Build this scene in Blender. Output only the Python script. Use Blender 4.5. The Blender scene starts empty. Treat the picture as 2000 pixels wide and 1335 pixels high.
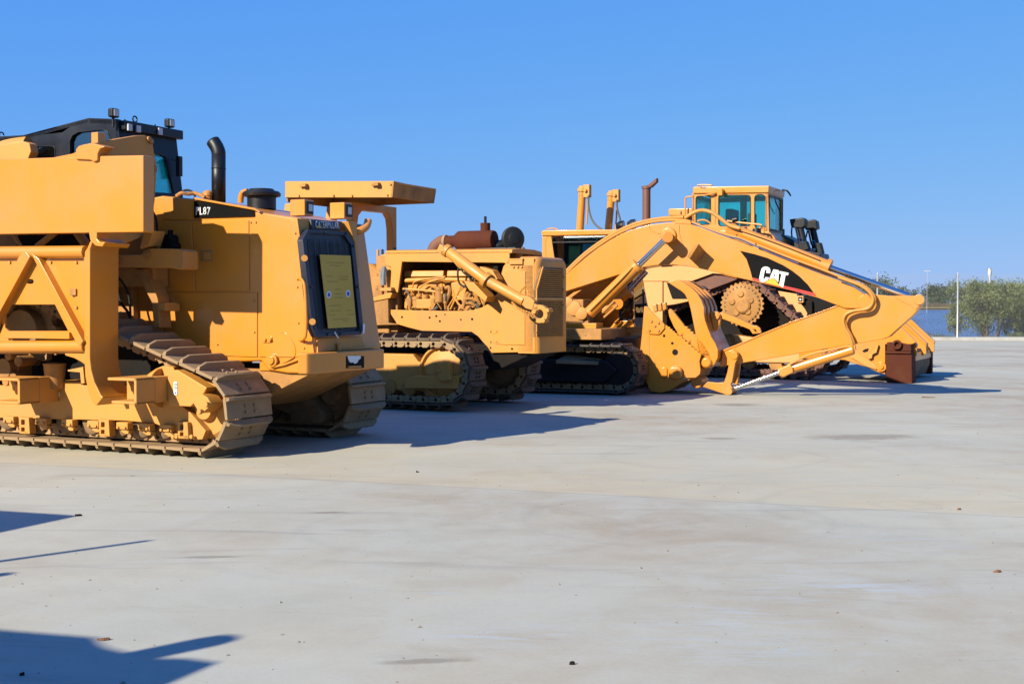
import bpy, bmesh, math, random
from math import sin, cos, pi, radians, atan, atan2, sqrt, tan, floor
from mathutils import Vector, Matrix, noise
from mathutils.geometry import tessellate_polygon
random.seed(7)
sc = bpy.context.scene
col = sc.collection
W0, H0, FPX, CAMH = 2000.0, 1335.0, 2500.0, 1.6
PITCH = atan((667.5-596)/FPX)
CAM = Vector((0, 0, CAMH))
ALB = .70      # photo is exposed rather high: base colours are kept down to suit
SUN_AZ, SUN_EL = radians(44), radians(30.5)      # direction the light travels, height of the sun

def ray(x, y):
    a = (x-1000)/FPX; b = (667.5-y)/FPX
    return Vector((a, cos(PITCH)+b*sin(PITCH), -sin(PITCH)+b*cos(PITCH)))
def ground(x, y, z=0.0):
    r = ray(x, y); return CAM+r*((z-CAMH)/r.z)
def at_depth(x, y, D):
    r = ray(x, y); return CAM+r*(D/r.y)

# ---------------------------------------------------------------- materials
def newmat(name):
    m = bpy.data.materials.new(name); m.use_nodes = True
    nt = m.node_tree; b = nt.nodes['Principled BSDF']; return m, nt, b
def N(nt, t, **k):
    n = nt.nodes.new(t)
    for a, v in k.items():
        if a.startswith('i_'): n.inputs[a[2:].replace('_', ' ')].default_value = v
        else: setattr(n, a, v)
    return n
def ramp(nt, fac, stops):
    r = nt.nodes.new('ShaderNodeValToRGB'); nt.links.new(fac, r.inputs[0])
    el = r.color_ramp.elements
    while len(el) < len(stops): el.new(.5)
    for e, (p, c) in zip(el, stops): e.position = p; e.color = (*c, 1) if len(c) == 3 else c
    return r
def mixc(nt, fac, a, b, mode='MIX'):
    m = nt.nodes.new('ShaderNodeMix'); m.data_type = 'RGBA'; m.blend_type = mode
    for s, v in ((0, fac), (6, a), (7, b)):
        if hasattr(v, 'links') or isinstance(v, bpy.types.NodeSocket): nt.links.new(v, m.inputs[s])
        else: m.inputs[s].default_value = v if s == 0 else (*v[:3], 1)
    return m.outputs[2]
def surf(name, base, dirt=None, rough=.5, spec=.5, metal=0., dirt_amt=.35, scale=1.5, bump=.0, coat=0., seed=0., fine=25., grime=None):
    """painted / worn surface: broad patches of dust, small speckle and a little bump"""
    m, nt, b = newmat(name)
    base = tuple(c*ALB for c in base); dirt = tuple(c*ALB for c in dirt) if dirt else None
    if grime: grime = (tuple(c*ALB for c in grime[0]),)+tuple(grime[1:])
    tc = N(nt, 'ShaderNodeTexCoord')
    mp = N(nt, 'ShaderNodeMapping'); mp.inputs['Location'].default_value = (seed, seed*2.3, seed*.7)
    nt.links.new(tc.outputs['Object'], mp.inputs[0])
    n1 = N(nt, 'ShaderNodeTexNoise'); n1.inputs['Scale'].default_value = scale; n1.inputs['Detail'].default_value = 8; n1.inputs['Roughness'].default_value = .62
    n2 = N(nt, 'ShaderNodeTexNoise'); n2.inputs['Scale'].default_value = fine; n2.inputs['Detail'].default_value = 5; n2.inputs['Roughness'].default_value = .7
    nt.links.new(mp.outputs[0], n1.inputs[0]); nt.links.new(mp.outputs[0], n2.inputs[0])
    d = dirt or tuple(c*.6 for c in base)
    r1 = ramp(nt, n1.outputs[0], [(.42, (0, 0, 0)), (.72, (dirt_amt,)*3)])
    c = mixc(nt, r1.outputs[0], base, d)
    r2 = ramp(nt, n2.outputs[0], [(.58, (0, 0, 0)), (.75, (dirt_amt*.9,)*3)])
    c = mixc(nt, r2.outputs[0], c, d)
    if grime:
        n3 = N(nt, 'ShaderNodeTexNoise'); n3.inputs['Scale'].default_value = grime[1]; n3.inputs['Detail'].default_value = 10; n3.inputs['Roughness'].default_value = .75
        nt.links.new(mp.outputs[0], n3.inputs[0])
        r3 = ramp(nt, n3.outputs[0], [(grime[2], (0, 0, 0)), (grime[2]+.05, (1, 1, 1))])
        c = mixc(nt, r3.outputs[0], c, grime[0])
    nt.links.new(c, b.inputs['Base Color'])
    rr_ = ramp(nt, n1.outputs[0], [(.3, (rough*.85,)*3), (.75, (min(1, rough*1.35),)*3)])
    nt.links.new(rr_.outputs[0], b.inputs['Roughness'])
    b.inputs['Metallic'].default_value = metal; b.inputs['Specular IOR Level'].default_value = spec
    b.inputs['Coat Weight'].default_value = coat; b.inputs['Coat Roughness'].default_value = .12
    if bump:
        bp = N(nt, 'ShaderNodeBump'); bp.inputs['Strength'].default_value = bump; bp.inputs['Distance'].default_value = .02
        nt.links.new(n2.outputs[0], bp.inputs['Height']); nt.links.new(bp.outputs[0], b.inputs['Normal'])
    return m
def glass(name, tint, refl=.10, rough=.02):
    m, nt, b = newmat(name); nt.nodes.remove(b)
    out = nt.nodes['Material Output']
    t = N(nt, 'ShaderNodeBsdfTransparent'); t.inputs[0].default_value = (*tint, 1)
    g = N(nt, 'ShaderNodeBsdfGlossy'); g.inputs['Roughness'].default_value = rough; g.inputs[0].default_value = (.9, .95, 1, 1)
    lw = N(nt, 'ShaderNodeLayerWeight'); lw.inputs[0].default_value = .25
    mm = N(nt, 'ShaderNodeMath', operation='MULTIPLY_ADD'); nt.links.new(lw.outputs['Fresnel'], mm.inputs[0]); mm.inputs[1].default_value = .8; mm.inputs[2].default_value = refl
    mx = N(nt, 'ShaderNodeMixShader'); nt.links.new(mm.outputs[0], mx.inputs[0]); nt.links.new(t.outputs[0], mx.inputs[1]); nt.links.new(g.outputs[0], mx.inputs[2])
    nt.links.new(mx.outputs[0], out.inputs[0]); return m

YB = (.73, .262, .014)
MAT = dict(
    yellow=surf('yellow_paint', YB, (.50, .25, .07), rough=.34, coat=.3, dirt_amt=.62, scale=1.3, fine=14, bump=.04, grime=((.30, .15, .05), 5, .70)),
    yellow_dusty=surf('dusty_yellow_paint', (.66, .285, .04), (.42, .25, .10), rough=.6, dirt_amt=.55, scale=1.6, fine=18, bump=.08, seed=3),
    yellow_old=surf('old_yellow_paint', (.69, .285, .03), (.42, .22, .065), rough=.5, coat=.08, dirt_amt=.65, scale=1.7, fine=22, bump=.06, seed=5, grime=((.20, .10, .04), 7, .67)),
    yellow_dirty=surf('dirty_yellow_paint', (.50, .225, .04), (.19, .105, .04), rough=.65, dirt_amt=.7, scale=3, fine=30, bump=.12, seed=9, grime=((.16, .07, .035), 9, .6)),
    tan=surf('pale_tan_panel', (.72, .35, .10), (.56, .29, .09), rough=.5, dirt_amt=.4, scale=1.2, seed=11),  # paler, less saturated yellow
    black=surf('black_paint_and_shade', (.006, .007, .010), (.022, .02, .018), rough=.4, spec=.35, dirt_amt=.35, scale=2),
    navy=surf('dark_cab_paint', (.006, .008, .015), (.022, .025, .033), rough=.35, spec=.35, dirt_amt=.5, scale=1.6),
    rubber=surf('black_rubber', (.010, .011, .011), (.03, .028, .025), rough=.6, spec=.3, dirt_amt=.4),
    steel=surf('dusty_track_steel', (.31, .21, .115), (.50, .335, .17), rough=.75, metal=.0, spec=.2, dirt_amt=.8, scale=3, fine=16, bump=.3, grime=((.13, .085, .06), 6, .6)),
    steel_tan=surf('tan_caked_steel', (.48, .30, .145), (.33, .21, .11), rough=.8, metal=0, spec=.2, dirt_amt=.7, scale=4, fine=22, bump=.25, seed=2),  # tan steel, lighter than the shoes
    steel_dark=surf('dark_track_steel', (.055, .045, .04), (.13, .09, .065), rough=.65, metal=.1, dirt_amt=.6, scale=4, fine=20, bump=.25, seed=4),  # dark brown steel for the excavator's track shoes
    track_brown=surf('brown_track_steel', (.12, .09, .065), (.24, .17, .11), rough=.75, spec=.2, dirt_amt=.7, scale=4, fine=20, bump=.25, seed=17),
    rust=surf('rusty_steel', (.085, .020, .009), (.12, .038, .016), rough=.9, spec=.2, dirt_amt=.75, scale=4, fine=26, bump=.3, seed=6, grime=((.075, .045, .035), 4, .62)),
    rust_track=surf('rust_brown_track', (.15, .065, .042), (.28, .13, .08), rough=.75, dirt_amt=.7, scale=5, fine=22, bump=.3, seed=8),
    dark_dirt_shade=surf('oily_metal_and_shade', (.010, .008, .007), (.035, .024, .016), rough=.8, spec=.15, dirt_amt=.6, scale=4, bump=.2),  # oily metal; also near-black that stands in for shade in voids and recesses
    mud_shade=surf('mud_and_shade_plate', (.27, .165, .075), (.13, .08, .04), rough=.85, dirt_amt=.9, scale=5, fine=24, bump=.4, seed=12, grime=((.42, .20, .05), 5, .58)),  # caked mud; also the darker colour that stands in for shade on undercarriages
    chrome=surf('chrome_rod', (.72, .73, .75), (.5, .5, .5), rough=.12, metal=1., dirt_amt=.2),
    white=surf('white_lettering', (.82, .82, .80), (.6, .6, .58), rough=.4, dirt_amt=.2),
    red=surf('red_stripe_vinyl', (.65, .03, .02), rough=.4, dirt_amt=.2),
    decal_y=surf('yellow_vinyl', (.85, .45, .02), rough=.4, dirt_amt=.1),
    decal_k=surf('black_vinyl', (.003, .003, .003), (.006, .006, .006), rough=.45, spec=.08, dirt_amt=.3),
    card=surf('yellow_notice_card', (.66, .42, .06), (.58, .37, .06), rough=.75, dirt_amt=.4),
    ink=surf('faded_pencil_ink', (.42, .29, .06), rough=.9, dirt_amt=.3),
    blueink=surf('blue_sticker_print', (.10, .12, .42), rough=.6, dirt_amt=.2),
    green=surf('green_tag_print', (.05, .28, .16), rough=.6, dirt_amt=.2),
    grille=surf('dark_blue_grille', (.009, .011, .026), (.03, .03, .045), rough=.45, dirt_amt=.5, scale=3, bump=.1),
    lens=surf('lamp_lens', (.60, .62, .62), (.45, .45, .45), rough=.15, dirt_amt=.3),
    rope=surf('grey_cable', (.20, .22, .23), rough=.6, dirt_amt=.5),
    hose=surf('dark_hydraulic_hose', (.09, .085, .07), (.2, .15, .08), rough=.55, dirt_amt=.5),
    hose_y=surf('painted_hydraulic_hose', (.66, .27, .03), (.4, .22, .08), rough=.5, dirt_amt=.5),
    seat=surf('dark_seat_vinyl', (.05, .045, .045), rough=.7, dirt_amt=.4),
    inside=surf('cab_interior_trim', (.22, .19, .12), (.1, .09, .07), rough=.7, dirt_amt=.4),
    g_blue=glass('blue_tinted_glass', (.48, .95, .88), .05),
    g_dark=glass('smoked_glass', (.42, .60, .62), .16),
    g_clear=glass('clear_cab_glass', (.62, .80, .90), .08),
)

# ---------------------------------------------------------------- mesh builder
class MB:
    def __init__(s): s.v = []; s.f = []
    def add(s, vs, fs):
        o = len(s.v); s.v += [tuple(p) for p in vs]; s.f += [tuple(i+o for i in f) for f in fs]; return s
    def prism3(s, bot, top, holes=()):
        """loops bot/top: lists of 3-D points (outer); holes: list of (bot, top)"""
        n = len(bot); vs = list(bot)+list(top)
        fs = [(i, (i+1) % n, n+(i+1) % n, n+i) for i in range(n)]
        if not holes:
            fs += [tuple(range(n-1, -1, -1)), tuple(range(n, 2*n))]
            return s.add(vs, fs)
        loops_b = [bot]; idx_b = list(range(n)); idx_t = list(range(n, 2*n))
        for hb, ht in holes:
            k = len(hb); o = len(vs); vs += list(hb)+list(ht)
            fs += [(o+(i+1) % k, o+i, o+k+i, o+k+(i+1) % k) for i in range(k)]
            loops_b.append(hb); idx_b += list(range(o, o+k)); idx_t += list(range(o+k, o+2*k))
        tri = tessellate_polygon([[Vector(p) for p in l] for l in loops_b])
        for t in tri:
            fs.append(tuple(idx_b[i] for i in t)); fs.append(tuple(idx_t[i] for i in reversed(t)))
        return s.add(vs, fs)
    def box(s, a0, a1, b0, b1, c0, c1, rot=None, piv=None):
        vs = [Vector((x, y, z)) for x in (a0, a1) for y in (b0, b1) for z in (c0, c1)]
        if rot is not None:
            c = Vector(piv) if piv else Vector(((a0+a1)/2, (b0+b1)/2, (c0+c1)/2))
            vs = [rot @ (p-c)+c for p in vs]
        return s.add(vs, [(0, 1, 3, 2), (4, 6, 7, 5), (0, 4, 5, 1), (2, 3, 7, 6), (0, 2, 6, 4), (1, 5, 7, 3)])
    def ring(s, p0, p1, rs0, rs1, n=24, caps=True):
        return s.lathe([(p0, rs0), (p1, rs1)], n, caps)
    def cyl(s, p0, p1, r, r2=None, n=20, caps=True):
        return s.lathe([(p0, r), (p1, r if r2 is None else r2)], n, caps)
    def lathe(s, prof, n=24, caps=True):
        pts = [Vector(p) for p, _ in prof]
        ax = next((pts[i+1]-pts[0] for i in range(len(pts)-1) if (pts[i+1]-pts[0]).length > 1e-6), Vector((0, 0, 1))).normalized()
        u = ax.orthogonal().normalized(); w = ax.cross(u)
        vs = []; fs = []
        for p, (_, r) in zip(pts, prof):
            for k in range(n):
                a = 2*pi*k/n; vs.append(p+u*(r*cos(a))+w*(r*sin(a)))
        for j in range(len(prof)-1):
            for k in range(n):
                k2 = (k+1) % n; fs.append((j*n+k, j*n+k2, (j+1)*n+k2, (j+1)*n+k))
        if caps:
            fs.append(tuple(range(n-1, -1, -1))); m = (len(prof)-1)*n; fs.append(tuple(range(m, m+n)))
        return s.add(vs, fs)
    def tube(s, pts, r, n=10, smooth=0, caps=True, rfun=None):
        P = [Vector(p) for p in pts]
        if smooth and len(P) > 2:
            Q = []
            for i in range(len(P)-1):
                a = P[max(i-1, 0)]; b = P[i]; c = P[i+1]; d = P[min(i+2, len(P)-1)]
                for k in range(smooth):
                    t = k/smooth
                    Q.append(.5*((2*b)+(c-a)*t+(2*a-5*b+4*c-d)*t*t+(3*b-a-3*c+d)*t**3))
            Q.append(P[-1]); P = Q
        vs = []; fs = []; prev = None
        for i, p in enumerate(P):
            t = (P[min(i+1, len(P)-1)]-P[max(i-1, 0)]).normalized()
            if prev is None: u = t.orthogonal().normalized()
            else:
                u = prev-t*prev.dot(t)
                u = u.normalized() if u.length > 1e-6 else t.orthogonal().normalized()
            prev = u; w = t.cross(u); rr = rfun(i/(len(P)-1))*r if rfun else r
            for k in range(n):
                a = 2*pi*k/n; vs.append(p+u*(rr*cos(a))+w*(rr*sin(a)))
        for j in range(len(P)-1):
            for k in range(n):
                k2 = (k+1) % n; fs.append((j*n+k, j*n+k2, (j+1)*n+k2, (j+1)*n+k))
        if caps:
            fs.append(tuple(range(n-1, -1, -1))); m = (len(P)-1)*n; fs.append(tuple(range(m, m+n)))
        return s.add(vs, fs)
    def mesh(s, name, smooth=32):
        me = bpy.data.meshes.new(name); me.from_pydata(s.v, [], s.f)
        bm = bmesh.new(); bm.from_mesh(me); bmesh.ops.recalc_face_normals(bm, faces=bm.faces); bm.to_mesh(me); bm.free()
        if smooth:
            me.polygons.foreach_set('use_smooth', [True]*len(me.polygons)); me.set_sharp_from_angle(angle=radians(smooth))
        me.update(); return me
    def build(s, name, mat, parent=None, bevel=.008, smooth=32, label=None, segs=2):
        me = s.mesh(name, smooth)
        o = bpy.data.objects.new(name, me); col.objects.link(o)
        me.materials.append(MAT[mat] if isinstance(mat, str) else mat)
        if parent is not None: o.parent = parent
        if bevel:
            b = o.modifiers.new('bevel', 'BEVEL'); b.width = bevel; b.segments = segs; b.limit_method = 'ANGLE'; b.angle_limit = radians(38); b.harden_normals = True
            b.use_clamp_overlap = True
        if label: o['label'] = label
        return o
def tag(o, label=None, cat=None, group=None, kind=None):
    if label: o['label'] = label
    if cat: o['category'] = cat
    if group: o['group'] = group
    if kind: o['kind'] = kind
    return o
def empty(name, loc, rz=0):
    o = bpy.data.objects.new(name, None); col.objects.link(o); o.location = loc; o.rotation_euler = (0, 0, rz)
    o.empty_display_size = .3; return o

def rr(x0, y0, x1, y1, r, n=4, sk=0.):
    """rounded rectangle outline in photo pixels"""
    r = min(r, (x1-x0)/2.01, (y1-y0)/2.01); P = []
    for cx, cy, a0 in ((x1-r, y0+r, -90), (x1-r, y1-r, 0), (x0+r, y1-r, 90), (x0+r, y0+r, 180)):
        for k in range(n+1):
            a = radians(a0+90*k/n); P.append((cx+r*cos(a), cy+r*sin(a)+sk*(cx-x0)))
    return P
class Rig:
    """a parked machine's own axes: u forward, v sideways (away from the photographer), z up"""
    def __init__(s, px, py, v, u, ang):
        a = radians(ang); s.fw = Vector((cos(a), -sin(a), 0)); s.lt = Vector((sin(a), cos(a), 0)); s.a = a
        g = ground(px, py); s.o = g-s.fw*u-s.lt*v
    def root(s, name, label, cat, group=None):
        s.r = empty(name, s.o, -s.a); tag(s.r, label, cat, group); return s.r
    def s(s, x, y, v):
        r = ray(x, y); t = (v-(CAM-s.o).dot(s.lt))/r.dot(s.lt); p = CAM+r*t-s.o
        return Vector((p.dot(s.fw), v, p.z))
    def f(s, x, y, u, a=0.):
        """on the plane u + a*z = const"""
        n = s.fw+Vector((0, 0, a)); r = ray(x, y); t = (u-(CAM-s.o).dot(n))/r.dot(n); p = CAM+r*t-s.o
        return Vector((p.dot(s.fw), p.dot(s.lt), p.z))
    def t(s, x, y, z):
        p = ground(x, y, z)-s.o; return Vector((p.dot(s.fw), p.dot(s.lt), p.z))
    def side(s, mb, pts, v, th, holes=()):
        b = [s.s(x, y, v) for x, y in pts]; off = Vector((0, th, 0))
        H = [([s.s(x, y, v) for x, y in h],)*2 for h in holes]
        return mb.prism3(b, [p+off for p in b], [(h, [p+off for p in h]) for h, _ in H])
    def front(s, mb, pts, u, th, a=0., holes=()):
        b = [s.f(x, y, u, a) for x, y in pts]; off = Vector((-th, 0, 0))
        H = [[s.f(x, y, u, a) for x, y in h] for h in holes]
        return mb.prism3(b, [p+off for p in b], [(h, [p+off for p in h]) for h in H])
    def S(s, name, mat, pts, v, th, holes=(), **k):
        return s.side(MB(), pts, v, th, holes).build(name, mat, k.pop('parent', s.r), **k)
    def Fp(s, name, mat, pts, u, th, a=0., holes=(), **k):
        return s.front(MB(), pts, u, th, a, holes).build(name, mat, k.pop('parent', s.r), **k)
    def T(s, name, mat, pts, r, smooth=6, n=10, **k):
        return MB().tube([s.s(*p) for p in pts], r, n, smooth).build(name, mat, k.pop('parent', s.r), bevel=0, **k)

def belt(circles, n=14):
    """closed loop round circles (u, z, r), given counter-clockwise; returns dense points"""
    P = []; m = len(circles)
    for i in range(m):
        c0 = circles[i-1]; c1 = circles[i]; c2 = circles[(i+1) % m]
        def tang(a, b):
            dx, dz = b[0]-a[0], b[1]-a[1]; d = math.hypot(dx, dz); ang = atan2(dz, dx)
            return ang-math.acos(max(-1, min(1, (a[2]-b[2])/d)))
        a0 = tang(c0, c1); a1 = tang(c1, c2)
        while a1 < a0: a1 += 2*pi
        for k in range(n+1):
            a = a0+(a1-a0)*k/n; P.append((c1[0]+c1[2]*cos(a), c1[1]+c1[2]*sin(a)))
    return P
def resample(P, pitch):
    L = [0]; m = len(P)
    for i in range(m): L.append(L[-1]+math.dist(P[i], P[(i+1) % m]))
    tot = L[-1]; n = max(8, round(tot/pitch)); out = []; j = 0
    for k in range(n):
        d = tot*k/n
        while L[j+1] < d: j += 1
        t = (d-L[j])/max(1e-9, L[j+1]-L[j]); a = P[j]; b = P[(j+1) % m]
        out.append((a[0]+(b[0]-a[0])*t, a[1]+(b[1]-a[1])*t, atan2(b[1]-a[1], b[0]-a[0])))
    return out, tot/n
def shoe_mesh(name, p, w, bar, mat):
    """one track shoe: x along travel, y across, outward is -z"""
    mb = MB()
    mb.prism3([(-p*.52, 0, .018), (p*.40, 0, .018), (p*.40, 0, -.006), (p*.47, 0, -.02), (-p*.52, 0, -.012)],
              [(-p*.52, w, .018), (p*.40, w, .018), (p*.40, w, -.006), (p*.47, w, -.02), (-p*.52, w, -.012)])
    x0, x1 = p*.30, p*.30+.026; c = min(.11, w*.15)
    # grouser: bar with sloping ends
    b = [(x0-.012, 0.001, -.008), (x0-.012, w-.001, -.008), (x0, w-c*.12, -bar*.55), (x0, w-c, -bar), (x0, c, -bar), (x0, c*.12, -bar*.55)]
    t = [(x1+.012, 0.001, -.008), (x1+.012, w-.001, -.008), (x1, w-c*.12, -bar*.55), (x1, w-c, -bar), (x1, c, -bar), (x1, c*.12, -bar*.55)]
    mb.prism3(b, t)
    for yy in (w*.40, w*.60):
        for xx in (-p*.28, -p*.02): mb.cyl((xx, yy, -.01), (xx, yy, -.038), .017, n=6)
    me = mb.mesh(name); me.materials.append(MAT[mat]); return me
def make_track(parent, circles, v0, w, pitch, bar=.065, mat='steel', chain_mat='steel', name='track', chain_v=None, ch=1.):
    P = belt(circles); S, p = resample(P, pitch)
    mb = MB(); cv = (v0+w*.5-.16, v0+w*.5+.10) if chain_v is None else chain_v
    for (u, z, a) in S:
        R = Matrix.Rotation(-a, 3, 'Y'); o = Vector((u, 0, z))
        for c in cv:
            outl = []
            for (x, h) in ((-p*.55, .03), (-p*.55, .085), (-p*.38, .125), (-p*.05, .125), (p*.1, .10), (p*.30, .125), (p*.48, .10), (p*.5, .03)):
                outl.append((x, h*ch))
            hole = [(p*.12+.03*cos(k), (.07+.03*sin(k))*ch) for k in [i*pi/3 for i in range(6)]]
            f = lambda x, h, y: tuple(R @ Vector((x, 0, h))+o+Vector((0, y, 0)))
            mb.prism3([f(x, h, c) for x, h in outl], [f(x, h, c+.05) for x, h in outl],
                      [([f(x, h, c) for x, h in hole], [f(x, h, c+.05) for x, h in hole])])
        # pin
        q = R @ Vector((-p*.5, 0, .08))+o
        mb.cyl(q+Vector((0, cv[0]-.02, 0)), q+Vector((0, cv[-1]+.07, 0)), .028, n=8)
    tr = mb.build(name, chain_mat, parent, bevel=0)
    me = shoe_mesh('track_shoe', p, w, bar, mat)
    for (u, z, a) in S:
        o = bpy.data.objects.new('track_shoe', me); col.objects.link(o); o.parent = tr
        # outward normal of a counter-clockwise loop is the tangent turned -90 deg
        o.matrix_local = Matrix.Translation((u, v0, z)) @ Matrix.Rotation(-a, 4, 'Y')
    return tr
def copy_tree(o, parent, off):
    c = o.copy(); col.objects.link(c); c.parent = parent; c.location = Vector(o.location)+Vector(off)
    for ch in list(o.children):
        d = ch.copy(); col.objects.link(d); d.parent = c
    return c
def darken(o, mat):  # swaps in a darker material, used to paint shade on far-side copies
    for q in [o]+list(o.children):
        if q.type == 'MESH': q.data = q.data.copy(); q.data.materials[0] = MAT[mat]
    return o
def bolts(mb, pts, r=.018, h=.02, d=(0, -1, 0)):
    d = Vector(d)
    for p in pts: p = Vector(p); mb.cyl(p, p+d*h, r, n=6)
    return mb
def text_on(rig, txt, quad, plane, name, mat, parent, sx=1., bold=.0):
    """lettering mapped into a traced quadrilateral (tl, tr, br, bl) on one of the machine's own planes"""
    cu = bpy.data.curves.new(name, 'FONT'); cu.body = txt; cu.resolution_u = 3; cu.offset = bold; cu.space_character = 1.1
    to = bpy.data.objects.new(name, cu); col.objects.link(to)
    bpy.context.view_layer.update()
    me = bpy.data.meshes.new_from_object(to); bpy.data.objects.remove(to)
    xs = [v.co.x for v in me.vertices]; ys = [v.co.y for v in me.vertices]
    x0, x1, y0, y1 = min(xs), max(xs), min(ys), max(ys)
    for v in me.vertices:
        s = (v.co.x-x0)/(x1-x0); t = (v.co.y-y0)/(y1-y0)
        a = [quad[3][i]*(1-s)+quad[2][i]*s for i in (0, 1)]; b = [quad[0][i]*(1-s)+quad[1][i]*s for i in (0, 1)]
        v.co = plane(a[0]*(1-t)+b[0]*t, a[1]*(1-t)+b[1]*t)
    me.name = name; me.materials.clear(); me.materials.append(MAT[mat])
    o = bpy.data.objects.new(name, me); col.objects.link(o); o.parent = parent
    sm = o.modifiers.new('thickness', 'SOLIDIFY'); sm.thickness = .004; sm.offset = 0
    return o
def hydraulic(rig, name, a, b, c, r_b, r_r, gland=1.25, mat='yellow', parent=None, v=None):
    """cylinder: barrel a->b, chrome rod b->c (local 3-D points)"""
    a, b, c = Vector(a), Vector(b), Vector(c); d = (b-a).normalized()
    mb = MB().lathe([(a, r_b*.7), (a+d*.02, r_b), (b-d*.09, r_b), (b-d*.088, r_b*gland), (b-d*.01, r_b*gland), (b, r_b*.9)], 24)
    o = mb.build(name, mat, parent or rig.r, bevel=0)
    if r_r: MB().cyl(b-d*.02, c, r_r, n=20).build('piston_rod', 'chrome', o, bevel=0)
    return o
MAT['rust_stack'] = surf('heat_browned_stack', (.19, .075, .045), (.11, .085, .075), rough=.6, metal=.2, dirt_amt=.8, scale=2.2, fine=20, seed=14)
# ================================================================ front machine: pipelayer
A = Rig(395, 897, -1.54, 0, 26)
R1 = A.root('pipelayer', 'front yellow pipelayer with black cab, big counterweight slab and PL87 on its hood', 'pipelayer')
S, Fp, T = A.S, A.Fp, A.T
# --- tracks
tr = make_track(R1, [(-4.05, .50, .405), (-.10, .50, .405), (-2.75, 1.30, .475)], -1.54, .76, .235, bar=.095, mat='steel', chain_mat='steel_tan', chain_v=(-1.30, -1.06), ch=1.35)
tr2 = copy_tree(tr, R1, (0, 2.32, 0))
hv = -.665
# --- body (hood, engine enclosure and belly)
hull = [(120, 420), (316, 382), (377, 388), (497, 409), (507, 414), (580, 425), (616, 688), (603, 697), (601, 730), (560, 729), (523, 723), (510, 705), (120, 720)]
S('hood', 'yellow', hull, hv, 1.33, bevel=.025)
hood_v1 = hv-.012
S('rear_side_panel', 'yellow', [(319, 383.5), (374, 390), (374, 428.5), (319, 428.5)], hood_v1, .02, bevel=.004)
S('rear_side_panel', 'yellow', [(319, 432), (373, 432), (380, 568), (319, 568)], hood_v1, .02, bevel=.004)
dr = S('engine_door', 'yellow', [(376, 432), (485.5, 430), (486, 567), (384, 567)], hood_v1, .02, bevel=.004)
S('door_latch', 'yellow_dirty', [(391, 489), (414, 488), (415, 510), (391.5, 511)], hood_v1-.003, .02, parent=dr, bevel=.002)
S('latch_plate', 'yellow_dusty', [(397, 492), (410, 491.5), (411, 506), (398, 507)], hood_v1-.008, .02, parent=dr, bevel=.002)
S('radiator_side_panel', 'yellow', [(489, 430), (508, 417), (578, 428.5), (613, 688), (600, 697), (505, 697), (505, 571), (489, 571)], hood_v1, .02, bevel=.004)
S('lower_side_panel', 'yellow', [(316, 571), (502, 571), (502, 697), (316, 690)], hood_v1, .02, bevel=.004)
dk = S('side_decal', 'decal_k', [(379, 392.5), (401, 395.5), (495.5, 412.5), (496, 422), (379, 425.5)], hood_v1-.009, .01, bevel=0)
text_on(A, 'PL87', [(382.5, 404), (411, 404.5), (411, 419.5), (382.5, 420)], lambda x, y: A.s(x, y, hood_v1-.013), 'lettering', 'white', dk, bold=.012)
mb = MB()   # hood rail along the top edge, bolts, hinges
A.side(mb, [(377, 385), (405, 390), (496, 406.5), (507, 412.5), (507, 416), (496, 410), (377, 389)], hv-.04, .06)
bolts(mb, [A.s(x, y, hood_v1) for x, y in [(490, 434), (500, 434), (577, 455), (581, 545), (581, 560), (496, 588), (425, 672), (497, 648), (583, 630), (593, 668), (594, 679)]], .012, .014)
mb.build('hood_rail', 'yellow', R1, bevel=.003)
mb = MB()
A.side(mb, rr(510, 655.5, 531, 669, 5), hood_v1-.012, .015)
bolts(mb, [A.s(518, 663, hood_v1-.012), A.s(528, 663, hood_v1-.012)], .02, .02)
mb.build('tie_plate', 'yellow', R1, bevel=.003)
mb = MB(); c = A.s(532.5, 703, hood_v1)
mb.lathe([(c, .075), (c+Vector((0, -.03, 0)), .075), (c+Vector((0, -.03, 0)), .045), (c+Vector((0, -.05, 0)), .045)], 20)
mb.tube([A.s(x, y, hood_v1-.006) for x, y in [(532, 717), (555, 712), (585, 701)]], .014, 8)
mb.tube([A.s(x, y, hood_v1-.002) for x, y in [(548, 648), (560, 652), (572, 668), (577, 685), (572, 698), (545, 712), (532, 714)]], .007, 6, 5)
mb.build('pivot_boss', 'yellow', R1, bevel=.003)
T('grab_rail', 'yellow', [(583, 543, hv-.02), (590, 547, hv-.09), (595, 560, hv-.11), (597.5, 600, hv-.11), (597.5, 648, hv-.11), (594, 661, hv-.09), (586, 664, hv-.02)], .017)
T('grab_rail', 'yellow', [(705, 540, .66), (714, 545, .74), (716, 580, .76), (717, 620, .76), (714, 648, .72)], .017)
# --- front: radiator guard on a slightly leaning plane
fa = .1375; fu = .931+.012
FR = lambda x, y, d=0: A.f(x, y, fu+d, fa)
Fp('radiator_surround', 'yellow_dusty', [(580.5, 426), (694, 436), (716, 679), (616, 690)], fu, .10, fa, bevel=.006)
g = Fp('radiator_guard', 'grille', [(602.6, 448), (677, 452.5), (693, 474), (710.5, 643), (705, 653), (619, 658.5), (611, 640), (591.5, 468.6)], fu+.07, .08, fa, bevel=.01)
mb = MB()   # bars of the guard: many small louvres and a centre spine
for k in range(40):
    t = (k+.6)/40
    xl = 594+t*(617-594); xr = 689+t*(706-689); y0 = 463+t*(642-463)
    if t < .06: continue
    mid0, mid1 = (xl+xr)/2-1.5, (xl+xr)/2+1.5
    for xa, xb in ((xl+5, mid0), (mid1, xr-4)):
        A.front(mb, [(xa, y0), (xb, y0+.6), (xb, y0+2.3), (xa, y0+1.7)], fu+.083, .012, fa)
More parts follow.
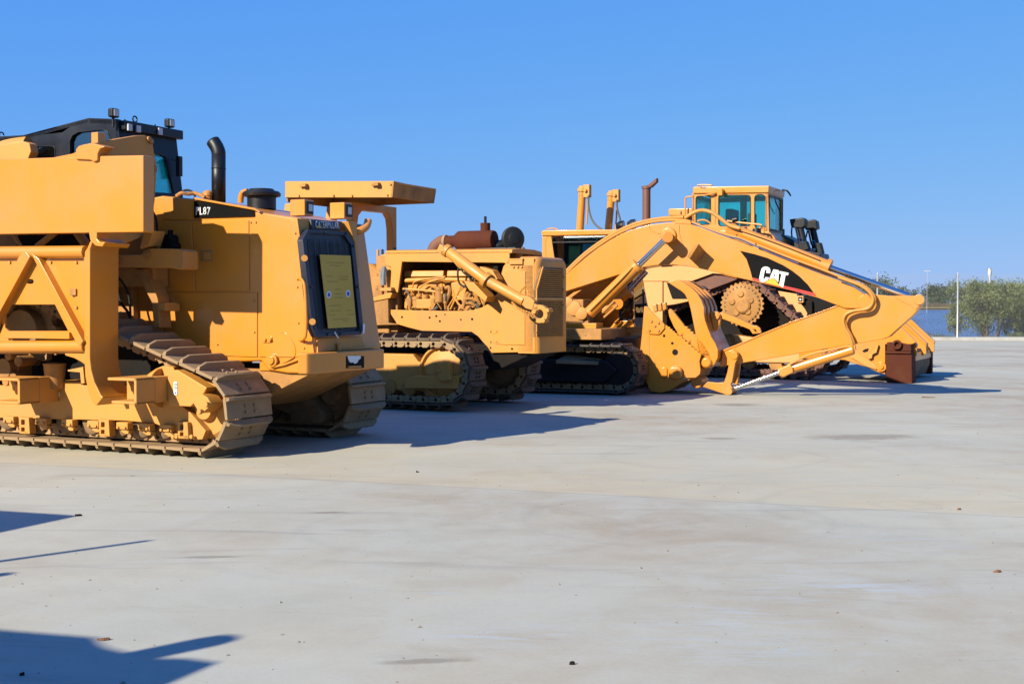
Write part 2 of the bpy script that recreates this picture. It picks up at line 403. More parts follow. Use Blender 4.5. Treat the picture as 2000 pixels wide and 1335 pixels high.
for xs in (600, 612, 624, 636, 648, 660, 672, 684):
    A.front(mb, [(xs, 466), (xs+1, 466), (xs+19, 645), (xs+18, 645)], fu+.087, .004, fa)
mb.build('guard_louvres', 'black', g, bevel=0)
mb = MB()
ol = [(602.6, 448), (677, 452.5), (693, 474), (710.5, 643), (705, 653), (619, 658.5), (611, 640), (591.5, 468.6)]
inn = [(606, 455), (673, 459), (686, 478), (703, 640), (700, 646), (623, 651), (618, 636), (599, 473)]
A.front(mb, ol, fu+.10, .03, fa, holes=[inn])
bolts(mb, [FR(x, y, .10) for x, y in [(604, 470), (636, 454), (676, 456), (690, 480), (615, 640), (640, 653), (665, 652), (704, 645), (698, 560), (608, 560)]], .016, .015, (1, 0, 0))
mb.build('guard_frame', 'grille', g, bevel=.004)
nt_ = Fp('notice_card', 'card', [(624.7, 497), (684.3, 499), (696.2, 638), (641.4, 641)], fu+.112, .006, fa, bevel=0)
mb = MB(); rnd = random.Random(3)
def cardpt(s, t):
    a = (624.7+(641.4-624.7)*t, 497+(641-497)*t); b = (684.3+(696.2-684.3)*t, 499+(638-499)*t)
    return a[0]+(b[0]-a[0])*s, a[1]+(b[1]-a[1])*s
for t, s0, s1 in [(.10, .18, .75), (.14, .3, .6), (.29, .15, .35), (.29, .55, .88), (.33, .55, .85), (.36, .15, .5), (.47, .38, .55), (.53, .35, .6), (.58, .35, .62), (.69, .12, .5), (.76, .12, .3), (.76, .38, .5), (.76, .72, .9), (.82, .1, .28), (.82, .75, .95), (.88, .2, .75), (.91, .55, .7)]:
    s = s0
    while s < s1:
        L = rnd.uniform(.02, .05); h = .009
        q = [cardpt(s, t), cardpt(s+L, t+rnd.uniform(-.004, .004)), cardpt(s+L, t+h), cardpt(s, t+h+rnd.uniform(-.004, .004))]
        A.front(mb, q, fu+.1145, .002, fa); s += L+.018
mb.build('card_writing', 'ink', nt_, bevel=0)
for cx, cy in ((642.5, 575), (680, 573)):
    Fp('sticker', 'white', [(cx+4.6*cos(k*pi/8), cy+7*sin(k*pi/8)) for k in range(16)], fu+.1155, .003, fa, parent=nt_, bevel=0)
    Fp('sticker_print', 'blueink', [(cx+.3+2.8*cos(k*pi/6), cy+.5+4.4*sin(k*pi/6)) for k in range(12)], fu+.117, .0025, fa, parent=nt_, bevel=0)
bd = Fp('name_badge', 'grille', [(607.5, 428.4), (668.5, 432.8), (669.6, 450), (608.7, 447.2)], fu+.03, .03, fa, bevel=.003)
text_on(A, 'CATERPILLAR', [(616, 431), (661.5, 433.8), (663, 446.8), (616.6, 444.3)], lambda x, y: FR(x, y, .034), 'lettering', 'white', bd, bold=.01)
Fp('badge_triangle', 'decal_y', [(617.5, 444.8), (624, 438.5), (629, 445.4)], fu+.0385, .003, fa, parent=bd, bevel=0)
Fp('lower_radiator_panel', 'yellow_dusty', [(620, 661), (706, 657), (714, 676), (621, 688)], fu+.035, .04, fa, bevel=.004)
for x, y in ((594.5, 504), (610, 628)):
    mb = MB().cyl(FR(x, y, .05), FR(x, y, .15), .035, n=14); mb.build('rubber_stop', 'yellow_dusty', R1, bevel=0)
Fp('paper_tag', 'white', [(653, 648), (655, 648), (662, 660), (660, 660)], fu+.12, .004, fa, bevel=0)
Fp('paper_tag', 'white', [(709, 632), (713, 633), (712, 650), (709, 652)], fu+.12, .004, fa, bevel=0)
# --- front bumper / lower guard
ub = .95
bp = [A.f(602, 690, ub), A.f(752, 685, ub), A.f(752, 721, ub), A.f(602, 731, ub)]
v0b, v1b = bp[0].y, bp[1].y; zt, zb = bp[0].z, bp[3].z
ins = [(ub-.9, hv+.03), (ub-.30, hv+.01), (ub-.13, v0b), (ub-.04, v0b+.03), (ub, v0b+.11), (ub, v1b-.02), (ub-.02, v1b), (ub-.9, v1b)]
hole = None
mb = MB().prism3([(u, v, zb) for u, v in ins], [(u, v, zt) for u, v in ins])
bmp = mb.build('front_bumper', 'yellow', R1, bevel=.02)
Fp('tow_recess', 'dark_dirt_shade', [(676, 695.5), (711.5, 695), (711.5, 718), (676, 719)], ub+.004, .01, parent=bmp, bevel=.004)
Fp('torn_label', 'white', [(679, 694.5), (704, 694.5), (705, 699), (700, 703), (698, 708), (693, 710), (689, 707), (685, 708), (681, 703)], ub+.009, .004, parent=bmp, bevel=0)
Fp('recess_sill', 'yellow_dusty', [(683, 714.5), (706, 713.5), (706, 717), (683, 718)], ub+.03, .03, parent=bmp, bevel=.003)
MB().cyl(Vector((ub-.1, A.f(677, 690, ub).y, zt)), Vector((ub-.1, A.f(677, 690, ub).y, zt+.08)), .025, n=10).build('lifting_pin', 'yellow_dusty', bmp, bevel=0)
mb = MB()   # belly guard sloping back under the bumper
w = .62
mb.prism3([(ub-.15, -w, zb+.02), (-.2, -w, .46), (-2.8, -w, .46), (-2.8, -w, .9), (ub-.15, -w, .9)], [(ub-.15, w, zb+.02), (-.2, w, .46), (-2.8, w, .46), (-2.8, w, .9), (ub-.15, w, .9)])
mb.build('belly_guard', 'yellow_dirty', R1, bevel=.01)
# --- hood-top fittings
for xa, ya, vv in ((566.5, 390, -.52), (644, 396, .28)):
    mb = MB(); a = A.s(xa, ya, vv); b = A.s(xa+27, ya+27, vv)
    mb.box(a.x, b.x+.01, vv, vv+.17, b.z-.02, a.z)
    o = mb.build('front_lamp', 'yellow', R1, bevel=.008)
    MB().box(b.x+.012, b.x+.02, vv+.02, vv+.155, b.z+.0, a.z-.02).build('lamp_housing', 'black', o, bevel=.003)
    MB().box(b.x+.02, b.x+.03, vv+.055, vv+.125, b.z+.03, a.z-.05).build('lamp_glass', 'lens', o, bevel=.003)
mb = MB().lathe([(A.s(427, 396, 0), .082), (A.s(427, 300, 0), .082)], 24, False)
mb.tube([A.s(427, 302, 0), A.s(427, 298, 0), A.s(423.5, 288, 0), A.s(416, 276, 0)], .082, 24, 3, caps=False)
mb.tube([A.s(427, 330, 0), A.s(427, 328, 0)], .086, 24)
o = mb.build('exhaust_stack', 'black', R1, bevel=0); so = o.modifiers.new('wall', 'SOLIDIFY'); so.thickness = .008
c = A.s(511, 400, 0); z1 = A.s(511, 386, 0).z; z2 = A.s(511, 369, 0).z
MB().lathe([(c-Vector((0, 0, .05)), .165), ((c.x, 0, z1), .165), ((c.x, 0, z1+.012), .185), ((c.x, 0, z1+.015), .215), ((c.x, 0, z1+.045), .222), ((c.x, 0, z1+.07), .20), ((c.x, 0, z2-.02), .15), ((c.x, 0, z2), .135)], 32).build('air_precleaner', 'black', R1, bevel=0)
MB().tube([A.s(470, 396, .1), A.s(471, 384, .1), A.s(475, 376, .1), A.s(484, 374, .1)], .035, 14, 5).build('breather_pipe', 'yellow', R1, bevel=0)
c = A.s(406, 392, -.1)
MB().lathe([(c, .05), (c+Vector((0, 0, .06)), .05), (c+Vector((0, 0, .06)), .06), (c+Vector((0, 0, .10)), .058), (c+Vector((0, 0, .12)), .03)], 18).build('filler_cap', 'yellow', R1, bevel=0)
T('top_pipework', 'yellow_dirty', [(345, 383, -.3), (355, 377, -.3), (368, 379, -.25), (380, 377, -.2), (392, 381, -.2), (400, 386, -.2)], .022)
T('top_hose', 'rubber', [(352, 381, -.2), (358, 373, -.2), (368, 371.5, -.2), (377, 376, -.2), (381, 384, -.2)], .014)
mb = MB().tube([FR(697, 451, 0), FR(706, 449, .04), FR(714, 444, .06), FR(718, 436, .06), FR(719, 430, .06)], .045, 14, 5, rfun=lambda t: 1.)
mb.build('curved_outlet_pipe', 'yellow', R1, bevel=0)
mb = MB(); A.front(mb, [(680, 432), (697, 434), (699, 475), (694, 476)], fu+.1, .1, fa); mb.build('corner_bracket', 'yellow_dusty', R1, bevel=.004)
# --- cab (hollow, with real panes)
cv0, cth = -.80, .06
uF = A.s(229, 233, cv0).x
far = A.f(343, 270, uF).y
cab_prof = [(-260, 290), (-60, 280), (0, 266.5), (46, 264), (173, 230.5), (229, 232.5), (237, 300), (247, 430), (-260, 430)]
W1 = [(136, 312), (136, 276), (141, 265), (152, 258.5), (200, 253), (208, 258), (213, 270), (216, 312)]
W2 = rr(64, 286, 106, 330, 6)
cabw = S('cab', 'navy', cab_prof, cv0, cth, holes=[W1, W2], bevel=.01, smooth=30)
P = [A.s(x, y, cv0) for x, y in cab_prof]
zT = P[4].z; zB = P[7].z; uB = P[7].x
mb = MB(); mb.prism3([P[i]+Vector((0, 0, -.0)) for i in (4, 5)]+[P[5]-Vector((.02, 0, .07)), P[4]-Vector((0, 0, .07))], [P[i]+Vector((0, far-cv0, -.12)) for i in (4, 5)]+[P[5]+Vector((-.02, far-cv0, -.19)), P[4]+Vector((0, far-cv0, -.19))])
mb.prism3([P[3], P[4], P[4]-Vector((0, 0, .06)), P[3]-Vector((0, 0, .06))], [q+Vector((0, far-cv0, -.12)) for q in (P[3], P[4], P[4]-Vector((0, 0, .06)), P[3]-Vector((0, 0, .06)))])
mb.prism3([P[0], P[3], P[3]-Vector((0, 0, .06)), P[0]-Vector((0, 0, .06))], [q+Vector((0, far-cv0, -.12)) for q in (P[0], P[3], P[3]-Vector((0, 0, .06)), P[0]-Vector((0, 0, .06)))])
mb.box(P[4].x+.2, uF+.08, cv0+.04, far+.05, zT-.16, zT-.05)    # visor over the windscreen
mb.build('cab_roof', 'navy', cabw, bevel=.012)
# side panes
S('side_window', 'g_dark', W1, cv0+.03, .006, parent=cabw, bevel=0)
S('side_window', 'g_dark', W2, cv0+.03, .006, parent=cabw, bevel=0)
for wn in (W1, W2):
    cx = sum(p[0] for p in wn)/len(wn); cy = sum(p[1] for p in wn)/len(wn)
    S('window_seal', 'black', [(cx+(x-cx)*1.05, cy+(y-cy)*1.05) for x, y in wn], cv0-.008, .02, holes=[wn], parent=cabw, bevel=.003)
# front wall with windscreen opening, in its own leaning plane
def FRC(v, z): return Vector((uF+(zT-z)/(zT-zB)*(uB-uF), v, z))
def wallF(mb, vz, holes, th=.05):
    b = [FRC(*p) for p in vz]; off = Vector((-th, 0, 0)); H = [[FRC(*p) for p in h] for h in holes]
    return mb.prism3(b, [p+off for p in b], [(h, [p+off for p in h]) for h in H])
def fz(x, y): q = A.f(x, y, uF+.05); return q.y, q.z
g0 = (cv0+.12, zT-.45); vr_t, vr_b = fz(327, 285)[0], fz(338, 378)[0]
scr = [(cv0+.10, zT-.28), (vr_t-.02, zT-.40), (vr_b-.02, fz(338, 378)[1]), (cv0+.10, fz(300, 378)[1])]
mb = MB(); wallF(mb, [(cv0, zT-.05), (far, zT-.16), (far+.04, zB-.1), (cv0, zB-.1)], [scr]); mb.build('windscreen_frame', 'navy', cabw, bevel=.008)
mb = MB(); wallF(mb, scr, [], .008); o = mb.build('windscreen', 'g_blue', cabw, bevel=0); o.location.x -= .02
# far wall with a large opening, rear wall, floor
mb = MB(); uR = A.s(60, 300, cv0).x
fo = [(uR, zT-.2), (uF, zT-.14), (uB, zB-.1), (uR, zB-.1)]; fh = [(uR+.5, zT-.40), (uF-.12, zT-.34), (uB-.16, zB+.12), (uR+.5, zB+.12)]
mb.prism3([(u, far, z) for u, z in fo], [(u, far-.05, z) for u, z in fo], [([(u, far, z) for u, z in fh], [(u, far-.05, z) for u, z in fh])])
mb.build('far_cab_wall', 'navy', cabw, bevel=.008)
MB().prism3([(u, far-.02, z) for u, z in fh], [(u, far-.026, z) for u, z in fh]).build('side_window', 'g_blue', cabw, bevel=0)
MB().box(uR-.02, uR+.04, cv0+.06, far-.06, zB-.1, zT-.2).build('rear_cab_wall', 'navy', cabw, bevel=.005)
MB().box(uR, uB, cv0+.06, far-.06, zB-.75, zB-.06).build('cab_base', 'navy', cabw, bevel=.01)
mb = MB().box(uR+.25, uR+.4, -.35, .25, zB-.05, zB+.55); mb.box(uR+.25, uR+.8, -.35, .25, zB-.05, zB+.1); mb.build('operator_seat', 'seat', cabw, bevel=.03)
mb = MB()
for x, y in ((252.5, 249), (269.5, 252), (312, 257)):
    q = A.f(x, y, uF+.09); MB().box(q.x-.005, q.x+.02, q.y-.034, q.y+.034, q.z-.04, q.z+.04).build('work_lamp', 'lens', cabw, bevel=.006)
for x, y, vv in ((226, 221, -.72), (335, 241, far-.05)):
    q = A.f(x, y, uF+.02); o = MB().box(q.x-.07, q.x+.01, q.y-.06, q.y+.06, q.z-.05, q.z+.055).build('roof_work_lamp', 'black', cabw, bevel=.02)
    MB().box(q.x+.011, q.x+.018, q.y-.042, q.y+.042, q.z-.035, q.z+.04).build('lamp_glass', 'lens', o, bevel=.004)
    MB().tube([(q.x-.04, q.y, q.z-.04), (q.x-.04, q.y, q.z-.16)], .015).build('lamp_bracket', 'black', o, bevel=0)
for x, y in ((263.5, 233), (3, 264)):
    q = A.f(x, y, uF-.1) if x > 100 else A.s(x, y, cv0+.2)
    MB().tube([q+Vector((0, .035*cos(a), .035*sin(a))) for a in [k*pi/8 for k in range(17)]], .009, 6).build('lifting_eye', 'black', cabw, bevel=0)
for x, y in ((244, 233), (303, 243)):
    q = A.f(x, y, uF); MB().cyl(q-Vector((0, 0, .05)), q, .008, n=6).build('roof_pin', 'black', cabw, bevel=0)
q = A.f(350, 325, uF+.15); mb = MB().box(q.x-.03, q.x+.03, q.y-.03, q.y+.03, q.z-.12, q.z+.12); mb.box(q.x-.02, q.x, q.y-.12, q.y, q.z+.06, q.z+.08)
mb.build('cab_mirror', 'black', cabw, bevel=.008)
# --- counterweight slab, its knuckle and hanger
cwv = -2.0
cw = S('counterweight', 'yellow', [(-330, 322), (147, 306), (195, 304.5), (280, 303), (280, 453.5), (195, 454.5), (0, 457.5), (-330, 465)], cwv, .16, bevel=.012)
uP = A.s(165, 290, -2.0).x
Fp('hanger_plate', 'yellow_dusty', [(167, 310), (169, 290), (180, 280), (240, 269), (268, 264.5), (284, 264), (294, 268.5), (299, 280), (301, 297), (306, 318), (306, 345), (303, 390), (298, 430), (296, 455), (240, 478), (214, 481), (196, 472), (193, 440), (193, 400), (170, 400)], uP, .07, bevel=.012, parent=cw)
mb = MB(); A.side(mb, [(146, 311), (148, 291), (153, 285), (164, 281.5), (183, 280), (205, 286), (200, 289), (195, 291), (191, 300), (190, 314), (182, 316), (176, 312.5)], cwv-.03, .16)
mb.build('counterweight_hook', 'yellow', cw, bevel=.012)
mb = MB(); q = A.f(200, 272, uP); mb.box(q.x-.10, q.x-.005, q.y-.06, q.y+.06, q.z-.06, q.z+.07); mb.build('lug_block', 'yellow', cw, bevel=.008)
mb = MB()
for x, y in ((289, 272), (293, 276)):
    q = A.f(x, y, uP); mb.cyl(q, q+Vector((.03, 0, 0)), .03, n=12)
q = A.f(293, 332, uP); mb.box(q.x, q.x+.06, q.y-.05, q.y+.05, q.z-.02, q.z+.05)
mb.build('hanger_pins', 'yellow_dirty', cw, bevel=.003)
T('linkage_arm', 'yellow_dusty', [(-60, 330, -1.2), (0, 300, -1.1), (30, 291, -1.05), (56, 288, -1.0)], .13, 2)
mb = MB(); A.side(mb, [(-40, 300), (0, 283), (45, 276), (57, 280), (60, 296), (50, 322), (-40, 330)], -1.5, .12); mb.build('boom_head_link', 'yellow_dusty', R1, bevel=.012)
mb = MB(); A.side(mb, [(120, 314), (-20, 324), (-20, 310), (80, 312), (140, 300), (148, 297), (148, 310)], cwv+.16, .3); mb.build('slab_stiffener', 'yellow', cw, bevel=.01)
# --- truss frame that carries the slab
fv = -2.0
pl = [(-330, 480), (165, 480), (175, 470), (176, 700), (165, 700), (165, 690), (-330, 690)]
h1 = [(107, 594.5), (133, 646), (16, 646), (10, 640), (9, 598), (12, 594.5)]
h2 = [(-20, 594.5), (3, 594.5), (5, 640), (-4, 662), (-40, 662), (-50, 600)]
h3 = [(x, y) for x, y in rr(51.5, 545, 65.5, 554, 4)]
h4 = [(16, 661), (136, 661), (138, 664), (16, 664)]
S('truss_plate', 'yellow', [(-330, 500), (165, 500), (172, 480), (172, 690), (160, 690), (-330, 692)], fv+.05, .03, holes=[h1, h2, h3, h4], bevel=.003)
for ya, yb, nm in ((492, 492, 'truss_tube'), (676, 676, 'truss_tube')):
    MB().cyl(A.s(-330, ya+3, fv+.03), A.s(168, yb, fv+.03), .067, n=24).build(nm, 'yellow', R1, bevel=0)
mb = MB()
A.side(mb, [(40, 494), (50, 492), (58, 502), (0, 608), (-20, 645), (-32, 640)], fv-.04, .12)
mb.build('truss_brace', 'yellow', R1, bevel=.006)
mb = MB(); A.side(mb, [(59, 492), (75, 505), (162, 666), (155, 677), (149, 670)], fv-.04, .12); mb.build('truss_brace', 'yellow', R1, bevel=.006)
MB().box(A.s(16, 654, fv).x, A.s(138, 654, fv).x, fv-.02, fv+.06, A.s(16, 660, fv).z, A.s(16, 647, fv).z).build('truss_rail', 'yellow', R1, bevel=.006)
mb = MB(); q = A.s(144.5, 570, fv+.05); mb.box(q.x-.03, q.x+.04, fv+.02, fv+.06, q.z-.035, q.z+.035, rot=Matrix.Rotation(.3, 3, 'Z')); mb.build('square_boss', 'yellow_dirty', R1, bevel=.004)
post = [(176, 476), (195, 472), (181, 480), (176, 500)]
pst = S('front_post', 'yellow', [(163, 494), (170, 484), (176, 470), (181, 470), (180, 474), (176, 486), (175.5, 700), (178, 722), (184, 745), (196, 770), (201, 776), (188, 792), (180, 786), (172, 765), (166, 735), (164, 700)], fv, .42, bevel=.012)
S('knuckle', 'yellow', [(173, 454), (187, 449), (189, 452), (189, 466), (194, 472), (205, 473), (200, 482), (186, 480), (176, 470)], fv, .38, bevel=.015)
mb = MB(); A.side(mb, [(125, 688), (166, 690), (166, 712), (158, 706), (145, 699), (128, 694)], fv+.02, .14); mb.build('gusset', 'yellow', R1, bevel=.005)
mb = MB(); A.side(mb, [(132, 722), (162, 716), (165, 748), (158, 749), (156, 727), (132, 725)], fv+.1, .14); mb.build('gusset', 'yellow_dusty', R1, bevel=.005)
# pillar and arms between the frame and the body
S('draw_arm', 'yellow_dusty', [(214, 504), (222, 498), (275, 497), (283, 487), (291, 484.5), (352, 486), (358, 490), (358.5, 524), (352, 526.5), (330, 523), (222, 522), (213, 515)], -1.15, .25, bevel=.012)
for x, y in ((233, 508), (288, 497)):
    q = A.s(x, y, -1.15); MB().lathe([(q, .05), (q-Vector((0, .02, 0)), .05), (q-Vector((0, .02, 0)), .025), (q-Vector((0, .035, 0)), .025)], 16).build('arm_pin', 'yellow_dirty', R1, bevel=0)
S('support_leg', 'yellow_dirty', [(262, 526), (285, 524), (300, 560), (308, 585), (312, 640), (300, 640), (296, 590)], -1.0, .2, bevel=.01)
S('support_leg', 'yellow_dusty', [(280, 455), (300, 450), (290, 480), (272, 486)], -1.2, .2, bevel=.01)
S('step_box', 'yellow_dusty', [(304, 592), (322, 592), (322, 607), (306, 607)], -1.0, .25, bevel=.006)
S('winch_housing', 'yellow_dirty', [(-260, 455), (300, 452), (300, 560), (-260, 560)], -.95, .25, bevel=.02)
for x, y, r in ((60, 475, .22), (120, 478, .2)):
    q = A.s(x, y, -1.5); MB().lathe([(q, r), (q+Vector((0, .05, 0)), r), (q+Vector((0, .05, 0)), r*.7), (q+Vector((0, .45, 0)), r*.7), (q+Vector((0, .45, 0)), r), (q+Vector((0, .5, 0)), r)], 24).build('winch_drum', 'dark_dirt_shade', R1, bevel=.004)
T('winch_rod', 'yellow_dusty', [(25, 455, -1.7), (42, 483, -1.7)], .022, 1); T('winch_rod', 'yellow_dusty', [(110, 452, -1.7), (72, 482, -1.7)], .035, 1)
T('winch_rod', 'yellow_dusty', [(150, 452, -1.5), (170, 480, -1.5)], .05, 1)
T('valve_hose', 'rubber', [(296, 410, -.75), (304, 425, -.75), (307, 450, -.75), (312, 470, -.75), (308, 490, -.75)], .014)
mb = MB()
for x, y, r in ((325, 466, .05), (318, 475, .035), (330, 480, .045), (310, 488, .04)):
    q = A.s(x, y, -.85); mb.cyl(q, q+Vector((0, .15, 0)), r, n=14); mb.cyl(q+Vector((0, .07, -.1)), q+Vector((0, .07, .1)), r*.6, n=10)
mb.build('hydraulic_valve', 'dark_dirt_shade', R1, bevel=.003)
# sprocket inside the raised part of the track
for vv in (-1.22, 1.10):
    c = Vector((-2.75, vv, 1.30)); mb = MB(); b = []; 
    for k in range(48):
        a = 2*pi*k/48; r = .40 if k % 4 in (0, 1) else .35; b.append(c+Vector((r*cos(a), 0, r*sin(a))))
    mb.prism3(b, [p+Vector((0, .09, 0)) for p in b]); mb.cyl(c+Vector((0, -.15, 0)), c+Vector((0, .3, 0)), .25, n=24)
    mb.build('drive_sprocket', 'steel_tan', R1, bevel=.006)
# --- track frame with idler and rollers, both sides
tv = -1.42
fr = [(-260, 750), (-20, 752), (44, 752), (44, 748), (60, 770), (73, 752), (80, 745), (157, 745), (162, 752), (262, 752), (290, 742), (303, 720), (318, 714), (338, 716), (348, 740), (352, 790), (372, 806), (402, 841), (395, 858), (335, 859), (330, 838), (300, 826), (240, 821), (28, 816), (-260, 812)]
fm = S('track_frame', 'yellow_dusty', fr, tv, .50, bevel=.02)
mb = MB(); ic = Vector((-.10, -1.16, .50)); 
mb.lathe([(ic+Vector((0, -.17, 0)), .27), (ic+Vector((0, -.14, 0)), .31), (ic+Vector((0, -.06, 0)), .33), (ic+Vector((0, -.05, 0)), .365), (ic+Vector((0, .05, 0)), .365), (ic+Vector((0, .06, 0)), .33), (ic+Vector((0, .17, 0)), .27)], 40)
mb.lathe([(ic+Vector((0, -.24, 0)), .10), (ic+Vector((0, -.17, 0)), .13)], 20)
idl = mb.build('idler_wheel', 'yellow_dusty', R1, bevel=.004)
darken(copy_tree(fm, R1, (0, 2.16, 0)), 'mud_shade'); darken(copy_tree(idl, R1, (0, 2.32, 0)), 'mud_shade')  # far-side copies: their shade is put into the darker colour
mb = MB(); A.side(mb, [(330, 723), (346, 722), (404, 757), (398, 768), (372, 794), (330, 792), (326, 770), (326, 740)], tv-.10, .16); fk = mb.build('recoil_fork', 'yellow_dusty', R1, bevel=.012)
mb = MB(); A.side(mb, [(375, 783), (393, 769), (404, 775), (412, 788), (408, 795), (395, 807), (385, 800)], tv-.17, .2)
bolts(mb, [A.s(394, 803, tv-.17), A.s(407, 789, tv-.17)], .03, .05); mb.build('bearing_block', 'yellow_dusty', fk, bevel=.008)
mb = MB(); q = A.s(317, 757, tv); mb.lathe([(q+Vector((-.12, 0, 0)), .17), (q+Vector((-.04, 0, 0)), .21), (q+Vector((.0, 0, 0)), .21)], 28); mb.build('recoil_housing', 'yellow_dusty', R1, bevel=.006)
mb = MB(); A.side(mb, rr(339, 745, 346, 771, 1.5), tv-.108, .006); st = mb.build('inspection_tag', 'white', fk, bevel=0)
for cy in (750.5, 757): S('tag_print', 'green', rr(340.3, cy-2.6, 344.8, cy+2.6, 2), tv-.111, .003, parent=fk, bevel=0, holes=[rr(341.4, cy-1.3, 343.6, cy+1.3, 1)])
S('tag_print', 'blueink', rr(341, 765, 344, 768.5, 1), tv-.111, .003, parent=fk, bevel=0)
S('white_label', 'white', rr(109, 765.5, 116.5, 774.5, 1), tv-.003, .003, bevel=0)
S('label_print', 'blueink', [(112, 772), (113, 768), (114, 768), (113.2, 772)], tv-.006, .003, bevel=0)
for dv, lst in ((0, [18, 81, 132.5, 183, 240, 283, -40, -90, 325]), (2.32, [240, 283, 325, 183])):
    for rx in lst:
        q = A.s(rx, 820+rx*.055-2, -1.3); q.y = -1.16+dv; q.z = .30
        mb = MB().lathe([(q+Vector((0, -.2, 0)), .10), (q+Vector((0, -.18, 0)), .135), (q+Vector((0, -.1, 0)), .135), (q+Vector((0, -.09, 0)), .11), (q+Vector((0, .09, 0)), .11), (q+Vector((0, .1, 0)), .135), (q+Vector((0, .2, 0)), .135)], 24)
        ro = mb.build('track_roller', 'mud_shade', R1, bevel=.003)  # darker than its yellow, painting the shade under the track frame
        if dv == 0:
            mb = MB(); p = A.s(rx-6, 820+rx*.055, tv-.1)
            mb.box(p.x-.08, p.x+.08, tv-.07, tv+.02, p.z-.03, p.z+.045)
            mb.prism3([(p.x-.08, tv-.05, p.z-.03), (p.x+.02, tv-.05, p.z-.08), (p.x+.07, tv-.05, p.z-.08), (p.x+.08, tv-.05, p.z-.03)], [(p.x-.08, tv+.02, p.z-.03), (p.x+.02, tv+.02, p.z-.08), (p.x+.07, tv+.02, p.z-.08), (p.x+.08, tv+.02, p.z-.05)])
            bolts(mb, [(p.x-.05, tv-.07, p.z-.01), (p.x+.05, tv-.07, p.z-.01)], .018, .02)
            mb.build('roller_bracket', 'yellow_dusty', ro, bevel=.006)
for gx in (42, 198, 352):   # chain guides hanging from the frame
    S('chain_guide', 'yellow_dusty', [(gx-6, 812+gx*.03), (gx+14, 814+gx*.03), (gx+16, 846+gx*.03), (gx-4, 845+gx*.03)], tv-.06, .10, holes=[rr(gx-1, 818+gx*.03, gx+6, 828+gx*.03, 1.5), rr(gx-1, 833+gx*.03, gx+6, 841+gx*.03, 1.5)], bevel=.005)
mb = MB(); A.side(mb, [(334, 846), (352, 846), (352, 857), (336, 857)], tv-.03, .06); bolts(mb, [A.s(340, 852, tv-.03), A.s(347, 852, tv-.03), A.s(368, 852, tv-.03), A.s(376, 852, tv-.03)], .025, .03); mb.build('guide_cover', 'yellow_dusty', R1, bevel=.005)
# mounting boxes on the frame
for x0, x1 in ((207, 264), (-25, 36)):
    mb = MB(); y0, y1 = 737, 790
    a, b = A.s(x0, y0, fv), A.s(x1, y1, fv)
    mb.box(a.x, b.x, fv+.30, fv+.58, b.z, a.z)
    mb.box(a.x, b.x, fv+.02, fv+.30, a.z-.03, a.z); mb.box(a.x+.05, b.x, fv+.02, fv+.30, b.z, b.z+.03)
    mb.box(b.x-.035, b.x, fv+.02, fv+.30, b.z, a.z)
    bolts(mb, [(a.x+.12, fv+.30, a.z-.12)], .05, .03); bolts(mb, [(b.x-.08, fv+.30, a.z-.16), (b.x-.08, fv+.30, b.z+.09), (b.x-.16, fv+.30, b.z+.08)], .03, .06)
    mb.build('mounting_box', 'yellow_dusty', R1, bevel=.008)
mb = MB(); q = A.s(107, 720, -1.45); mb.lathe([(q-Vector((0, 0, .22)), .10), (q+Vector((0, 0, .04)), .12), (q+Vector((0, 0, .06)), .13), (q+Vector((0, 0, .07)), .07)], 20); mb.build('filler_neck', 'yellow_dirty', R1, bevel=.004)
mb = MB()
for x, y, r in ((15, 695, .05), (35, 705, .06), (5, 720, .12), (25, 735, .05), (10, 745, .05)):
    q = A.s(x, y, -1.6); mb.cyl(q, q+Vector((0, .2, 0)), r, n=14)
A.side(mb, [(-20, 712), (36, 712), (36, 742), (-20, 742)], -1.5, .2)
mb.build('pivot_bracket', 'yellow_dirty', R1, bevel=.006)
MB().box(A.s(-100, 700, -.9).x, A.s(300, 700, -.9).x, -.95, .9, .45, 1.25).build('main_frame', 'dark_dirt_shade', R1, bevel=.02)

uqp = A.s(175, 600, fv).x
mb = MB()
for x, y in ((190, 577), (193, 580), (191.5, 584), (194, 588), (196, 591)): A.front(mb, [(x, y), (x+2, y+.3), (x+2, y+1.6), (x, y+1.3)], uqp+.004, .004)
mb.build('paint_marks', 'card', pst, bevel=0)

for x, y in ((12, 688), (60, 690), (110, 690), (20, 512), (100, 512), (150, 512), (150, 600), (150, 640)):
    bolts(MB(), [A.s(x, y, fv+.05)], .016, .018).build('frame_bolt', 'yellow_dusty', R1, bevel=0)
T('brake_hose', 'rubber', [(215, 540, -1.0), (228, 560, -1.0), (236, 590, -1.0), (250, 610, -1.0), (262, 640, -1.0)], .016)
T('brake_hose', 'rubber', [(222, 535, -.95), (240, 552, -.95), (252, 580, -.95), (255, 620, -.95)], .013)
S('tank_panel', 'yellow_dirty', [(218, 530), (258, 530), (262, 640), (222, 640)], -.75, .1, bevel=.01)
S('louvre_gap', 'dark_dirt_shade', [(297, 530), (316, 530), (314, 571), (305, 571)], -.70, .03, bevel=0)
# ================================================================ second machine: old open-canopy bulldozer
B = Rig(890, 806, -1.27, 0, 26)
R2 = B.root('bulldozer', 'old faded yellow bulldozer with flat canopy, open engine side and rusty lying muffler', 'bulldozer')
S, Fp, T = B.S, B.Fp, B.T
bv = -.55
